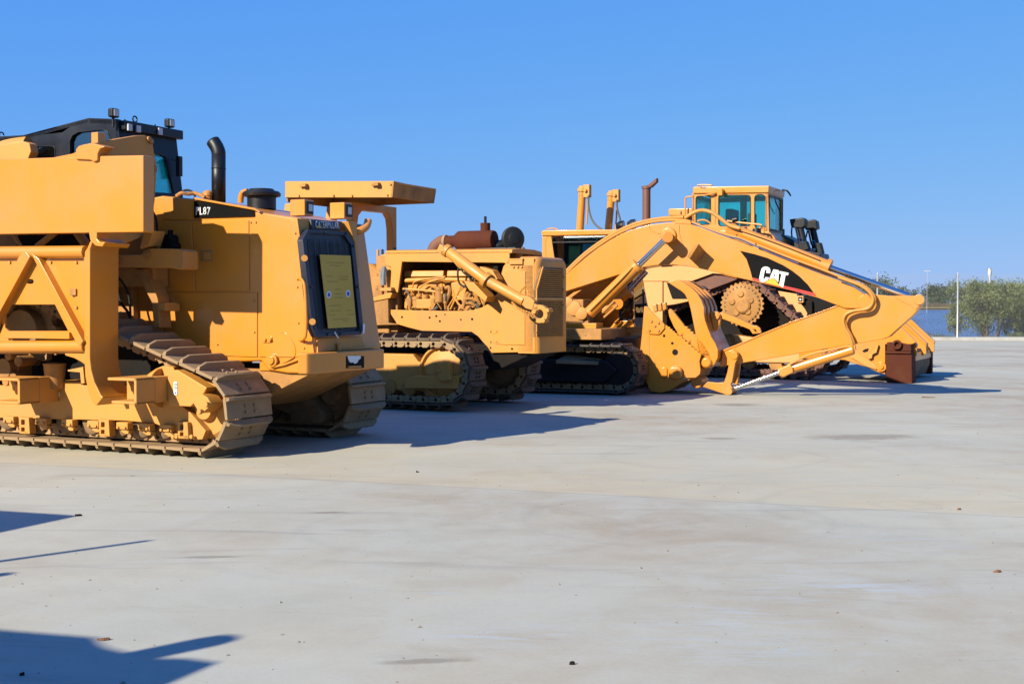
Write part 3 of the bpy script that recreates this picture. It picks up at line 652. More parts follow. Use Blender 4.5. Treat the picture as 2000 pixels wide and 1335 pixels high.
# --- hood and frame plates
HL = [(752, 492.5), (900, 491), (995, 490.5), (995, 516), (983, 513), (785, 511), (784, 519), (777, 571), (767, 570), (766, 553), (767, 530), (762, 520), (752, 516)]
S('hood_side', 'yellow_old', HL, bv, .04, bevel=.006)
p0, p1 = B.s(752, 492.5, bv), B.s(1000, 490.5, bv)
mb = MB(); pr = [(bv, 0), (bv+.02, .03), (-.25, .055), (.25, .055), (-bv-.02, .03), (-bv, 0), (-bv, -.03), (bv, -.03)]
mb.prism3([(p0.x, v, p0.z+z-.005) for v, z in pr], [(p1.x, v, p1.z+z-.0) for v, z in pr]); mb.build('hood_top', 'yellow_old', R2, bevel=.01)
q = B.s(785, 511, bv); q2 = B.s(983, 513, bv)
MB().box(p0.x, p1.x, .51, .55, 1.55, p1.z-.02).build('far_hood_side', 'yellow_dirty', R2, bevel=.006)
# side frame plate under the engine with the sweeping curve up to the radiator
fp = [(757, 604.5), (866, 607), (905, 607), (925, 605), (941, 600), (955, 592), (965, 582), (972, 571), (976, 558), (976, 545), (983, 520), (995, 505), (1043, 505), (1045, 687), (960, 689), (951, 676), (944, 669), (934, 657), (921, 648), (870, 647), (824, 646), (800, 640), (776, 633)]
S('side_frame', 'yellow_old', fp, bv-.0, .05, bevel=.008)
mb = MB()
for x, y in [(958, 646), (970, 646), (958, 666), (970, 666), (1003, 521), (1011, 521), (1019, 520.5)]: bolts(mb, [B.s(x, y, bv)], .018, .02)
B.side(mb, rr(957, 639, 976, 651, 5), bv-.006, .01); B.side(mb, rr(957, 659.5, 976, 670, 5), bv-.006, .01)
mb.build('frame_bolts', 'yellow_old', R2, bevel=0)
for x, y, r in [(979.5, 630, .035), (785, 619, .018), (839, 620, .018), (852, 617, .018), (859, 627, .018), (900, 624, .014), (922, 623, .02), (1000, 681, .018), (958, 679, .016), (869, 614, .012)]:
    q = B.s(x, y, bv-.002); MB().cyl(q, q+Vector((0, .01, 0)), r, n=12).build('bolt_hole', 'dark_dirt_shade', R2, bevel=0)
S('radiator_side_cover', 'yellow_old', [(985, 529), (1026, 529), (1025, 595), (1025, 673), (985, 673), (968, 671), (978, 575), (984, 555)], bv-.01, .02, bevel=.004)
# --- radiator shell
uc = B.s(1043, 600, bv).x+.08
q0 = B.f(1048, 520, uc); q1 = B.f(1102, 520, uc)
zt = B.s(1028, 500, bv).z; zb = B.s(1043, 690, bv).z; v1 = .55
mb = MB(); sh = []
for cx, cz, a0 in ((v1-.14, zt-.14, 0), (bv+.14, zt-.14, 90)):
    for k in range(7):
        a = radians(a0+15*k); sh.append((cx+.14*cos(a), cz+.14*sin(a)+ (.03 if False else 0)))
sh += [(bv, zb), (v1, zb)]
ub0 = B.s(1012, 600, bv).x; rin = .10
lay = [(ub0, 0), (uc-rin, 0)]+[(uc-rin+rin*sin(radians(a)), rin*(1-cos(radians(a)))) for a in (30, 60, 80)]
vs = []; fs = []; n = len(sh); cv = (bv+v1)/2; cz = (zt+zb)/2
for (u, ins) in lay:
    for (v, z) in sh:
        vs.append((u, v-(ins if v > cv else -ins), z-(ins*.8 if z > cz else 0)))
m_ = len(lay)
for j in range(m_-1):
    for k in range(n): fs.append((j*n+k, j*n+(k+1) % n, (j+1)*n+(k+1) % n, (j+1)*n+k))
fs += [tuple(range(n-1, -1, -1)), tuple(range((m_-1)*n, m_*n))]
mb.add(vs, fs); mb.build('radiator_shell', 'yellow_old', R2, bevel=0, smooth=50)
# grille: dark backing, then corrugated louvres
G = [(1057, 521), (1100, 523), (1099, 657), (1044.5, 658), (1044.5, 566)]
uq = uc+.005
gr = Fp('grille', 'mud_shade', G, uq+.0, .03, bevel=.003)
Gv = [B.f(x, y, uq) for x, y in G]
vL, vR = min(p.y for p in Gv), max(p.y for p in Gv); zG0, zG1 = min(p.z for p in Gv), max(p.z for p in Gv)
mb = MB()
nl = 34
for k in range(nl):
    z = zG0+.012+(zG1-zG0-.03)*k/nl
    if k == 18: continue
    zk = Gv[4].z; va = vL+.015 if z < zk else vL+.015+(Gv[0].y-vL)*(z-zk)/(Gv[0].z-zk)
    h = (zG1-zG0)/nl
    mb.prism3([(uq+.002, va, z), (uq+.028, va, z+h*.15), (uq+.028, va, z+h*.38), (uq+.002, va, z+h*.6)], [(uq+.002, vR-.015, z), (uq+.028, vR-.015, z+h*.15), (uq+.028, vR-.015, z+h*.38), (uq+.002, vR-.015, z+h*.6)])
mb.build('grille_louvres', 'yellow_old', gr, bevel=0, smooth=0)
mb = MB(); zc = zG0+(zG1-zG0)*18.2/nl; mb.box(uq+.002, uq+.035, vL+.01, vR-.01, zc-.015, zc+.03)
mb.build('grille_crossbar', 'yellow_old', gr, bevel=.004)
MB().tube([p+Vector((.03, 0, 0)) for p in (Gv[3], Gv[4], Gv[0])], .012, 8).build('grille_edge', 'yellow_old', gr, bevel=0)
for x, y, o_ in ((1048, 562, .03), (1047, 647, .03), (1100, 540, 0), (1099.5, 566, 0), (1099.5, 595, 0)):
    bolts(MB(), [B.f(x, y, uq+o_)], .02, .02, (1, 0, 0)).build('grille_bolt', 'yellow_old', gr, bevel=0)
q = B.s(1010, 498, -.1); z_ = zt
MB().lathe([((q.x, -.1, z_-.02), .085), ((q.x, -.1, z_+.05), .085), ((q.x, -.1, z_+.06), .10), ((q.x, -.1, z_+.085), .10), ((q.x, -.1, z_+.10), .05)], 20).build('radiator_cap', 'yellow_old', R2, bevel=0)
q = B.s(1027, 498, .2); MB().lathe([((q.x, .2, z_-.02), .06), ((q.x, .2, z_+.04), .06), ((q.x, .2, z_+.06), .03)], 16).build('radiator_cap', 'yellow_old', R2, bevel=0)
mb = MB(); a = B.s(996, 505, bv); b = B.s(1022, 516, bv); mb.box(a.x, b.x, bv-.03, bv+.02, b.z, a.z); mb.box(a.x-.01, b.x+.01, bv-.035, bv+.02, a.z-.02, a.z); mb.build('access_cover', 'yellow_old', R2, bevel=.005)
# --- engine
eu0, eu1 = B.s(786, 600, -.3).x, B.s(950, 600, -.3).x
zA = B.s(800, 605, -.3).z; zV0 = B.s(800, 541, -.3).z; zV1 = B.s(800, 529, -.3).z
mb = MB(); mb.box(eu0+.05, eu1+.15, -.28, .28, zA-.3, zV0-.02)
for k in range(6): mb.box(eu0+.12+k*.23, eu0+.28+k*.23, -.31, -.27, zA+.02, zA+.24)
eng = mb.build('engine_block', 'yellow_dirty', R2, bevel=.012)
for k in range(2):
    x0 = eu0+.06+k*.78; MB().prism3([(x0, -.36, zV0), (x0, -.34, zV1), (x0, -.02, zV1+.03), (x0, .0, zV0)], [(x0+.72, -.36, zV0), (x0+.72, -.34, zV1), (x0+.72, -.02, zV1+.03), (x0+.72, 0, zV0)]).build('valve_cover', 'yellow_old', eng, bevel=.015)
mb = MB(); mb.tube([B.s(x, y, -.42) for x, y in [(792, 548), (810, 547), (870, 545.5), (930, 547)]], .038, 12)
for k in range(6): q = B.s(812+k*22, 547, -.42); mb.tube([q, q+Vector((0, .06, -.02)), q+Vector((.0, .14, -.1))], .035, 10)
mb.build('intake_manifold', 'yellow_old', eng, bevel=0)
def can(x, y0, y1, r, v, m='yellow_dirty', nm='filter_canister'):
    a = B.s(x, y0, v); b = B.s(x, y1, v); b.x = a.x
    return MB().lathe([(a, r*.6), (a-Vector((0, 0, .015)), r), (a-Vector((0, 0, .06)), r), (a-Vector((0, 0, .065)), r*.9), (b+Vector((0, 0, .03)), r*.88), (b, r*.5)], 18).build(nm, m, eng, bevel=0)
can(859, 559, 593, .085, -.42); can(814, 578, 604, .075, -.42); can(831, 575, 605, .06, -.40); can(847, 582, 605, .05, -.45); can(936, 548, 575, .06, -.35)
mb = MB()
for pts, r in (([(870, 563), (877, 561), (878, 572), (870, 592)], .032), ([(803, 578), (806, 560), (815, 548), (870, 540)], .012), ([(787, 564), (830, 567), (865, 572)], .018), ([(818, 580), (820, 562), (840, 550), (868, 543)], .012), ([(900, 560), (893, 575), (880, 604)], .016), ([(905, 558), (925, 560), (915, 580), (896, 606)], .022), ([(930, 562), (932, 580), (910, 606)], .026), ([(884, 566), (890, 585), (900, 598)], .016), ([(875, 600), (895, 570), (915, 555)], .012), ([(940, 560), (950, 575), (945, 595)], .03), ([(892, 578), (925, 600)], .014), ([(846, 572), (850, 590), (846, 604)], .018), ([(800, 604), (802, 585)], .03), ([(905, 600), (912, 575), (925, 566)], .028)):
    P = [B.s(x, y, -.46) for x, y in pts]; mb = MB().tube(P, r, 8, 5); mb.build('engine_pipe', 'yellow_dirty' if r > .02 else 'yellow_old', eng, bevel=0)
rnd = random.Random(8); mb = MB()
for k in range(70):
    x, y = rnd.uniform(790, 950), rnd.uniform(556, 604); q = B.s(x, y, rnd.uniform(-.40, -.30)); r = rnd.uniform(.015, .05)
    if k % 2: mb.box(q.x-r, q.x+r, q.y-.06, q.y+.08, q.z-r*.8, q.z+r)
    else: mb.cyl(q+Vector((0, -.06, 0)), q+Vector((0, .08, 0)), r, n=10)
mb.build('engine_accessories', 'yellow_dirty', eng, bevel=.004)
S('crankcase_cover', 'yellow_old', [(789, 552), (868, 551), (872, 575), (860, 602), (789, 603)], -.38, .1, parent=eng, bevel=.02)
S('pump_housing', 'yellow_old', [(812, 584), (842, 583), (844, 603), (812, 603)], -.50, .14, parent=eng, bevel=.02)
S('front_cover', 'yellow_old', [(880, 552), (900, 548), (912, 560), (906, 584), (884, 590)], -.46, .12, parent=eng, bevel=.02)
rnd = random.Random(15)
for k in range(26):
    x, y = rnd.uniform(790, 950), rnd.uniform(552, 600); L = rnd.uniform(10, 40); a = rnd.choice((.1, .3, 1.2, 1.5, -1., 1.9)); v = rnd.uniform(-.50, -.40)
    P = [B.s(x, y, v), B.s(min(955, x+L*.5*cos(a)), min(603, y+L*.5*abs(sin(a))-3), v-.02), B.s(min(960, x+L*cos(a)), min(604, y+L*abs(sin(a))), v)]
    MB().tube(P, rnd.choice((.01, .014, .018, .024)), 6, 4).build('engine_pipe', rnd.choice(('yellow_old', 'yellow_dirty', 'hose')), eng, bevel=0)
c = B.s(948, 548, -.25); mb = MB().lathe([(c+Vector((0, 0, 0)), .21), (c+Vector((0, .04, 0)), .24), (c+Vector((0, .2, 0)), .24)], 28)
for k in range(8): a = k*pi/4; bolts(mb, [c+Vector((.18*cos(a), 0, .18*sin(a)))], .018, .02)
mb.build('timing_housing', 'yellow_old', eng, bevel=.005)
MB().box(B.s(968, 560, -.4).x, B.s(978, 560, -.4).x, -.5, .5, zA, zV1+.05).build('fan_shroud', 'dark_dirt_shade', R2, bevel=.01)
MB().box(eu0-.4, eu0, -.45, .5, zA-.35, p0.z-.05).build('firewall', 'yellow_dirty', R2, bevel=.01)
T('coiled_cable', 'rubber', [(896, 520, -.6), (894, 535, -.62), (897, 552, -.62), (907, 560, -.62), (918, 556, -.62), (922, 545, -.62)], .016)
T('coiled_cable', 'rubber', [(899, 522, -.6), (905, 532, -.62), (915, 540, -.62), (921, 549, -.62), (925, 545, -.6)], .013)
# --- exhaust muffler lying on the hood and the air cleaner
mv = 0.
zc = B.s(930, 470, mv).z
ua, ub_, uc_, ud = B.s(866, 470, mv).x, B.s(892, 470, mv).x, B.s(968, 470, mv).x, B.s(948, 470, mv).x
mb = MB().lathe([((ub_, mv, zc), .125), ((ub_+.04, mv, zc), .155), ((ub_+.05, mv, zc), .16), ((uc_-.05, mv, zc), .16), ((uc_-.02, mv, zc), .15), ((uc_, mv, zc), .10)], 32)
mf = mb.build('muffler', 'rust', R2, bevel=0)
MB().cyl((ua, mv, zc), (ub_+.02, mv, zc), .092, n=24).build('inlet_pipe', 'rust', mf, bevel=0)
MB().tube([(ua+.03, mv, zc), (ua-.05, mv, zc-.01), (ua-.16, mv, zc-.09), (ua-.20, mv, zc-.2), (ua-.23, mv, zc-.32)], .10, 20, 5).build('elbow_pipe', 'rust_track', mf, bevel=0)
MB().cyl((ua+.02, mv, zc), (ua+.06, mv, zc), .105, n=24).build('pipe_clamp', 'steel', mf, bevel=0)
MB().lathe([((ud, mv, zc+.13), .078), ((ud, mv, zc+.275), .078)], 24).build('outlet_pipe', 'rust', mf, bevel=0)
MB().cyl((ud, mv, zc+.27), (ud, mv, zc+.38), .022, n=8).build('rain_flap_stem', 'black', mf, bevel=0)
mb = MB(); 
for x in (ub_+.2, uc_-.15): mb.box(x-.03, x+.03, -.05, .05, zc-.28, zc-.12)
mb.build('muffler_bracket', 'rust_track', mf, bevel=.004)
c = B.s(1002, 466, .0); ax = Vector((.75, -.66, .03)).normalized()
ac = MB().lathe([(c-ax*.10, .05), (c-ax*.09, .13), (c-ax*.03, .185), (c+ax*.01, .19), (c+ax*.035, .17), (c+ax*.05, .09), (c+ax*.055, .085), (c+ax*.065, .03)], 36).build('air_cleaner', 'rubber', R2, bevel=0)
MB().tube([c-ax*.06, c-ax*.22+Vector((0, 0, -.06)), (c.x-.35, .05, c.z-.13), (c.x-.62, .05, c.z-.14)], .10, 18, 5).build('intake_duct', 'black', ac, bevel=0)
mb = MB().box(c.x-.62, c.x+.1, -.1, .25, p1.z+.0, c.z-.13); mb.build('cleaner_base', 'black', ac, bevel=.02)
MB().tube([B.s(1014, 478, .1), B.s(1019, 482, .1), B.s(1021, 492, .1), B.s(1021, 498, .1)], .022, 8, 4).build('intake_hose', 'steel', ac, bevel=0)
# --- blade lift cylinder on the near side
a_, b_, c_ = B.s(874, 490, -.86), B.s(950, 547, -.86), B.s(1038, 590, -.86)
cy = MB().lathe([(a_, .07), (a_+(b_-a_)*.03, .085), (b_-(b_-a_)*.02, .088), (b_, .088)], 24).build('lift_cylinder', 'yellow_old', R2, bevel=0)
e1 = B.s(1024, 588, -.86)
MB().lathe([(b_, .078), (b_+(e1-b_)*.5, .08), (e1, .082)], 24).build('lower_barrel', 'yellow_old', cy, bevel=0)
MB().lathe([(b_-(b_-a_)*.05, .12), (b_+(b_-a_)*.04, .12)], 24).build('collar', 'yellow_old', cy, bevel=0)
mb = MB(); d = (e1-a_).normalized(); pz = Vector((-d.z, 0, d.x))
mb.lathe([(a_-d*.05, .10), (a_+d*.03, .10)], 20); mb.cyl(a_-d*.06+Vector((0, -.1, 0)), a_-d*.06+Vector((0, .1, 0)), .05, n=16)
mb.box(a_.x-.14, a_.x-.02, -.92, -.80, a_.z-.04, a_.z+.09, rot=Matrix.Rotation(.5, 3, 'Y')); mb.build('cylinder_head', 'yellow_old', cy, bevel=.008)
mb = MB(); 
B.side(mb, [(1018, 576), (1034, 580), (1044, 588), (1040, 606), (1026, 602), (1016, 592)], -.92, .12)
mb.build('clevis_block', 'yellow_old', cy, bevel=.012)
mb = MB(); c = B.s(1056, 613, -.86); o1 = []; o2 = []
for k in range(22):
    a = radians(-60+k*300/21-60); r = .135+.02*(k % 5 == 0)
    o1.append(c+Vector((.135*cos(a), 0, .135*sin(a)))); o2.append(c+Vector((.065*cos(a), 0, .065*sin(a))))
lp = o1+o2[::-1]; mb.prism3([p+Vector((0, -.05, 0)) for p in lp], [p+Vector((0, .05, 0)) for p in lp])
B.side(mb, [(1040, 590), (1050, 596), (1052, 606), (1044, 606), (1038, 600)], -.91, .1)
mb.cyl(B.s(1068, 606, -.95), B.s(1068, 606, -.95)+Vector((0, .16, 0)), .035, n=10); mb.cyl(B.s(1060, 626, -.95), B.s(1060, 626, -.95)+Vector((0, .16, 0)), .035, n=10)
mb.build('yoke_ring', 'yellow_old', cy, bevel=.008)
mb = MB(); B.side(mb, [(905, 548), (925, 552), (952, 580), (948, 590), (930, 575), (915, 565)], -.86, .3); B.side(mb, [(936, 520), (962, 528), (972, 545), (965, 548), (950, 535), (940, 530)], -.8, .2); mb.build('cylinder_yoke', 'yellow_old', R2, bevel=.01)
for pts, nm in (([(1001, 591, -.9), (1010, 600, -.92), (1022, 606, -.93), (1036, 611, -.93), (1048, 620, -.92)], 'chain'), ([(1012, 576, -.85), (1019, 566, -.8), (1027, 558, -.75), (1031, 566, -.75), (1033, 576, -.78), (1028, 582, -.8)], 'chain'), ([(1004, 596, -.9), (1014, 604, -.92), (1026, 613, -.94), (1040, 616, -.94)], 'chain')):
    P = [B.s(*p) for p in pts]; mb = MB(); Q = []
    for i in range(len(P)-1):
        for k in range(5): Q.append(P[i].lerp(P[i+1], k/5))
    for i, p in enumerate(Q):
        t = (Q[min(i+1, len(Q)-1)]-Q[max(i-1, 0)]).normalized(); s_ = Vector((0, 1, 0)) if i % 2 else t.cross(Vector((0, 1, 0))).normalized()
        mb.tube([p+t*.022*cos(a)+s_*.012*sin(a) for a in [j*pi/4 for j in range(9)]], .005, 5)
    mb.build(nm, 'yellow_old', R2, bevel=0)
T('cylinder_hose', 'yellow_old', [(876, 497, -.9), (884, 502, -.93), (892, 516, -.93), (900, 524, -.9)], .016)
# --- canopy on two posts
cv = -.9
up = B.s(757, 420, .5).x
a, b = B.s(557, 354, cv), B.s(769.5, 353.5, cv); fr_v = B.f(852, 362, b.x).y
zl = B.s(769, 385, cv).z; z_top = b.z
can = B.S('canopy', 'yellow_old', [(557, 354), (769.5, 353.5), (765, 385.5), (557, 385.5)], cv, .03, bevel=.004)
mb = MB().box(a.x, b.x, cv+.03, fr_v, z_top-.035, z_top-.01); mb.build('canopy_roof', 'yellow_old', can, bevel=.004)
mb = MB(); q1, q2 = B.f(848, 393, b.x-.03), B.f(767, 394, b.x-.03)
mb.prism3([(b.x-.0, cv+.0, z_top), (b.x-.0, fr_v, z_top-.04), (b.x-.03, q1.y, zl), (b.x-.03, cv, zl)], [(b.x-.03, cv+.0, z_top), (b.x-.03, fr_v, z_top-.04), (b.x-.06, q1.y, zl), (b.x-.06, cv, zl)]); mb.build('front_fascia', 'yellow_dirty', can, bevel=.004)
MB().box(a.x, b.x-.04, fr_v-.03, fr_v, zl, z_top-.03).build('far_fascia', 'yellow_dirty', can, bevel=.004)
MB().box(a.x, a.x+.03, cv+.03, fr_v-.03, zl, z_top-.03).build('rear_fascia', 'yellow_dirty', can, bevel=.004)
for x, y in ((597, 363), (738, 361)):
    q = B.s(x, y, cv); mb = MB().box(q.x-.09, q.x+.02, cv-.05, cv, q.z-.02, q.z+.02); mb.box(q.x-.03, q.x+.05, cv-.08, cv, q.z-.02, q.z+.03); mb.build('lifting_hook', 'yellow_dirty', can, bevel=.004)
mb = MB(); bolts(mb, [B.s(x, y, cv) for x, y in ((584, 382), (652, 382), (688, 382), (757, 381), (763, 360))], .018, .02); mb.build('fascia_bolts', 'yellow_dirty', can, bevel=0)
zbeam = zl+.0; zp = B.s(760, 492, .5).z
# the two-post frame: a cross beam with filleted corners
uA, uB_ = B.s(741, 394, .62).x, B.s(768, 394, .62).x
pn0, pn1 = -.72, -.56; v_n = B.f(684, 400, uA).y; v_f0, v_f1 = B.f(745, 440, uA).y, B.f(771, 440, uA+.02).y
vn0 = B.f(683, 420, uA).y
outer = [(vn0, zp-.6), (vn0, zbeam+.02), (v_f1, zbeam+.02), (v_f1, zp-.1), (v_f1-.13, zp-.1), (v_f1-.14, zbeam-.36), (v_f1-.18, zbeam-.19), (v_f1-.28, zbeam-.10), (vn0+.30, zbeam-.11), (vn0+.18, zbeam-.2), (vn0+.13, zbeam-.4), (vn0+.13, zp-.6)]
mb = MB().prism3([(uA-.07, v, z) for v, z in outer], [(uA+.06, v, z) for v, z in outer]); mb.build('rollover_frame', 'yellow_old', R2, bevel=.012)
mb = MB()
for x0, x1, v in ((556, 566, -.6), (638, 650, .2)):
    q = B.s(x0, 387, v); q2 = B.s(x1, 387, v); mb2 = MB(); mb2.prism3([(q.x, v, zl), (q2.x+.05, v, zl), (q2.x-.05, v, zl-.9), (q.x-.12, v, zl-.9)], [(q.x, v+.1, zl), (q2.x+.05, v+.1, zl), (q2.x-.05, v+.1, zl-.9), (q.x-.12, v+.1, zl-.9)]); mb2.build('rear_canopy_post', 'yellow_old', R2, bevel=.01)
# --- operator station
S('dash_panel', 'yellow_old', [(744, 497), (754, 496), (756, 560), (744, 560)], -.35, .7, bevel=.01)
for x, m in ((738, 'yellow_old'), (747, 'grille')):
    q = B.s(x, 495, -.1); MB().lathe([(q-Vector((0, 0, .35)), .012), (q-Vector((0, 0, .05)), .012), (q-Vector((0, 0, .04)), .022), (q+Vector((0, 0, .06)), .022), (q+Vector((0, 0, .07)), .01)], 10).build('control_lever', m, R2, bevel=0)
MB().cyl(B.s(769, 495, -.3), B.s(771, 483, -.3), .03, n=12).build('gauge_knob', 'black', R2, bevel=0)
S('fuel_tank', 'yellow_old', [(620, 514), (738, 515), (739, 590), (620, 590)], .25, .5, bevel=.03)
S('rear_bulkhead', 'yellow_dirty', [(640, 540), (745, 540), (748, 620), (640, 620)], -.5, .9, bevel=.02)
q = B.s(712, 560, -.45); MB().lathe([(q, .34), (q+Vector((0, .05, 0)), .38), (q+Vector((0, .30, 0)), .38), (q+Vector((0, .35, 0)), .3)], 36).build('steering_drum_cover', 'yellow_dirty', R2, bevel=.01)
for pts in ([(749, 522, -.58), (745, 538, -.58), (747, 556, -.58)], [(751, 520, -.6), (749, 538, -.6), (749, 557, -.6)], [(753, 524, -.58), (752, 538, -.58), (751, 556, -.58)]): T('battery_cable', 'rope', pts, .028)
S('fender', 'yellow_old', [(716, 585), (760, 571), (766, 572), (762, 582), (720, 590)], -.62, .5, bevel=.006)
S('step_plate', 'yellow_dusty', [(742, 562), (764, 561), (764, 568), (742, 568)], -.65, .2, bevel=.004)
S('side_box', 'yellow_dirty', [(700, 588), (758, 584), (759, 630), (776, 634), (700, 636)], -.6, .3, bevel=.01)
S('inner_guard', 'yellow_old', [(754, 520), (768, 524), (775, 533), (774, 550), (766, 566), (757, 570)], -.5, .03, bevel=.006)
S('rear_body', 'yellow_dirty', [(560, 560), (760, 590), (760, 660), (560, 680)], -.5, 1.0, bevel=.03)
# --- undercarriage
trB = make_track(R2, [(-2.75, .60, .49), (-.27, .60, .49)], -1.24, .50, .22, bar=.085, mat='track_brown', chain_mat='steel', chain_v=(-1.26, -.98))
copy_tree(trB, R2, (0, 1.98, 0))
ic = Vector((-.27, -1.12, .60)); mb = MB()
mb.lathe([(ic+Vector((0, -.10, 0)), .10), (ic+Vector((0, -.09, 0)), .20), (ic+Vector((0, -.03, 0)), .345), (ic+Vector((0, -.08, 0)), .37), (ic+Vector((0, -.08, 0)), .40), (ic+Vector((0, .15, 0)), .40)], 44)
idB = mb.build('idler_wheel', 'yellow_dusty', R2, bevel=.003); idC = copy_tree(idB, R2, (0, 1.98, 0)); idC.data = idB.data.copy(); idC.data.materials[0] = MAT['mud_shade']  # far idler recoloured dark in place of the shade on it
mb = MB(); c = Vector((-2.75, -1.12, .60)); lp = [c+Vector(((.39 if k % 4 < 2 else .33)*cos(k*pi/22), 0, (.39 if k % 4 < 2 else .33)*sin(k*pi/22))) for k in range(44)]
mb.prism3(lp, [p+Vector((0, .1, 0)) for p in lp]); mb.cyl(c+Vector((0, -.1, 0)), c+Vector((0, .3, 0)), .2); spB = mb.build('drive_sprocket', 'yellow_dirty', R2, bevel=.004); copy_tree(spB, R2, (0, 1.98, 0))
mb = MB(); mb.prism3([(x, -1.16, z) for x, z in ((-2.6, .30), (-.45, .30), (-.30, .50), (-.05, .50), (-.05, .72), (-.7, .74), (-.8, .86), (-2.6, .86))], [(x, -.84, z) for x, z in ((-2.6, .30), (-.45, .30), (-.30, .50), (-.05, .50), (-.05, .72), (-.7, .74), (-.8, .86), (-2.6, .86))])
tfB = mb.build('track_frame', 'yellow_dusty', R2, bevel=.02); darken(copy_tree(tfB, R2, (0, 1.98, 0)), 'mud_shade')  # far frame gets a darker colour that stands in for shade
S('idler_guard', 'yellow_dusty', [(790, 741), (790, 758), (893, 759), (896, 737), (905, 732), (870, 734), (810, 733), (800, 738)], -1.3, .08, bevel=.012)
mb = MB(); B.side(mb, [(855, 708), (876, 707), (879, 742), (868, 744), (856, 742)], -1.36, .14); q = B.s(857, 723, -1.36); mb.cyl(q, q-Vector((0, .02, 0)), .03, n=10)
mb.build('idler_bearing', 'yellow_dusty', R2, bevel=.012)
for rx in range(6):
    c = Vector((-2.3+rx*.36, -1.1, .34)); MB().lathe([(c+Vector((0, -.08, 0)), .12), (c+Vector((0, .12, 0)), .12)], 20).build('track_roller', 'yellow_dirty', R2, bevel=.006)
for vv, m in ((-.62, 'dark_dirt_shade'), (.72, 'dark_dirt_shade')): pass
mb = MB().prism3([(.35, -.5, .62), (.9, -.5, .86), (.9, -.5, 1.0), (-2.6, -.5, 1.0), (-2.6, -.5, .55), (-.6, -.5, .5)], [(.35, .5, .62), (.9, .5, .86), (.9, .5, 1.0), (-2.6, .5, 1.0), (-2.6, .5, .55), (-.6, .5, .5)]); mb.build('crankcase_guard', 'dark_dirt_shade', R2, bevel=.02)  # near-black colour paints the shade between the tracks
mb = MB().box(-.9, -.6, -.9, .9, .45, .62); mb.build('equaliser_bar', 'dark_dirt_shade', R2, bevel=.01)
# ================================================================ third machine: excavator with long boom
E = Rig(1415, 770, -.30, 0, 22)
R3 = E.root('excavator', 'yellow excavator with arched boom folded to the ground, toothed bucket and grapple tines', 'excavator')
S, Fp, T = E.S, E.Fp, E.T
xv = -.30
boom = [(1040, 585), (1101, 540), (1143.6, 503), (1168, 484), (1193, 468), (1215, 456), (1232.6, 448.7), (1267, 438.8), (1304, 434.5), (1341, 436), (1370, 444), (1400, 456), (1440, 470), (1488, 489), (1540, 510), (1590, 530), (1640, 548), (1662, 557.5), (1683, 571), (1697, 579), (1704, 588), (1703, 596), (1697, 601), (1688, 602.5), (1650, 601.5), (1625, 592), (1596, 581), (1560, 571), (1520, 561), (1480, 551), (1440, 542), (1400, 531.5), (1352, 521), (1314, 517), (1280, 518), (1255, 522), (1213, 535), (1101.6, 570), (1045, 612)]
bo = S('boom', 'yellow', boom, xv, .56, bevel=.012)
# decal with the red stripe and letters
dkb = S('side_decal', 'decal_k', [(1445, 489.4), (1475, 496.5), (1500, 504), (1530, 518), (1547, 528.5), (1562, 540), (1578, 556), (1594.5, 578.5), (1570, 571.5), (1520, 557), (1470, 546), (1466, 530), (1458, 506)], xv-.004, .006, parent=bo, bevel=0)
S('red_stripe', 'red', [(1468, 541.6), (1483, 545), (1530, 557.5), (1560, 564.5), (1590.5, 572), (1594.8, 578.4), (1560, 570.6), (1529, 561.6), (1500, 554.5), (1484, 549.4), (1471.5, 547.3)], xv-.0065, .004, parent=dkb, bevel=0)
def pz3(x, y): return (1440+x/12.14, 480+y/12.14)
Cc = [(778, 652), (785, 580), (770, 530), (720, 497), (660, 490), (610, 505), (575, 540), (553, 610), (520, 760), (528, 815), (560, 850), (612, 864), (650, 850), (735, 800), (746, 748), (664, 738), (655, 772), (636, 784), (618, 768), (620, 738), (648, 600), (660, 570), (682, 562), (694, 580), (692, 610), (684, 640)]
At = [(858, 555), (976, 575), (986, 620), (972, 862), (930, 820), (870, 752), (820, 772), (752, 795), (796, 690)]
Tt = [(1002, 596), (1216, 640), (1203, 698), (1145, 690), (1088, 978), (1050, 974), (994, 918), (1046, 672), (994, 655)]
for nm, L in (('letter_c', Cc), ('letter_a', At), ('letter_t', Tt)):
    S(nm, 'white', [pz3(*p) for p in L], xv-.0085, .005, parent=dkb, bevel=0)
S('yellow_triangle', 'decal_y', [pz3(*p) for p in ((645, 866), (735, 812), (868, 765), (1022, 962), (980, 950), (800, 905))], xv-.0105, .004, parent=dkb, bevel=0)
S('counter_gap', 'decal_k', [pz3(*p) for p in ((893, 655), (904, 718), (864, 715))], xv-.0105, .004, parent=dkb, bevel=0)
mb = MB().add([E.s(1365, 476, -.72), E.s(1347, 504, -.72), E.s(1362, 516, xv), E.s(1379, 492, xv), E.s(1358, 478, xv), E.s(1342, 500, xv)], [(0, 1, 2, 3), (0, 3, 4), (0, 4, 5, 1), (1, 5, 2), (3, 2, 5, 4)]); mb.build('boom_bracket', 'yellow_dirty', bo, bevel=.004)
mb = MB()
for pts in ([(1105, 535), (1143, 499), (1193, 464), (1232, 445), (1267, 434.5), (1304, 430), (1330, 430), (1350, 434), (1400, 452), (1440, 464), (1475, 477)],
            [(1105, 530), (1143, 494), (1193, 459), (1232, 440), (1267, 430), (1304, 425), (1335, 424)]):
    T('hydraulic_line', 'hose_y', [(x, y, xv+.05) for x, y in pts], .028, parent=bo)
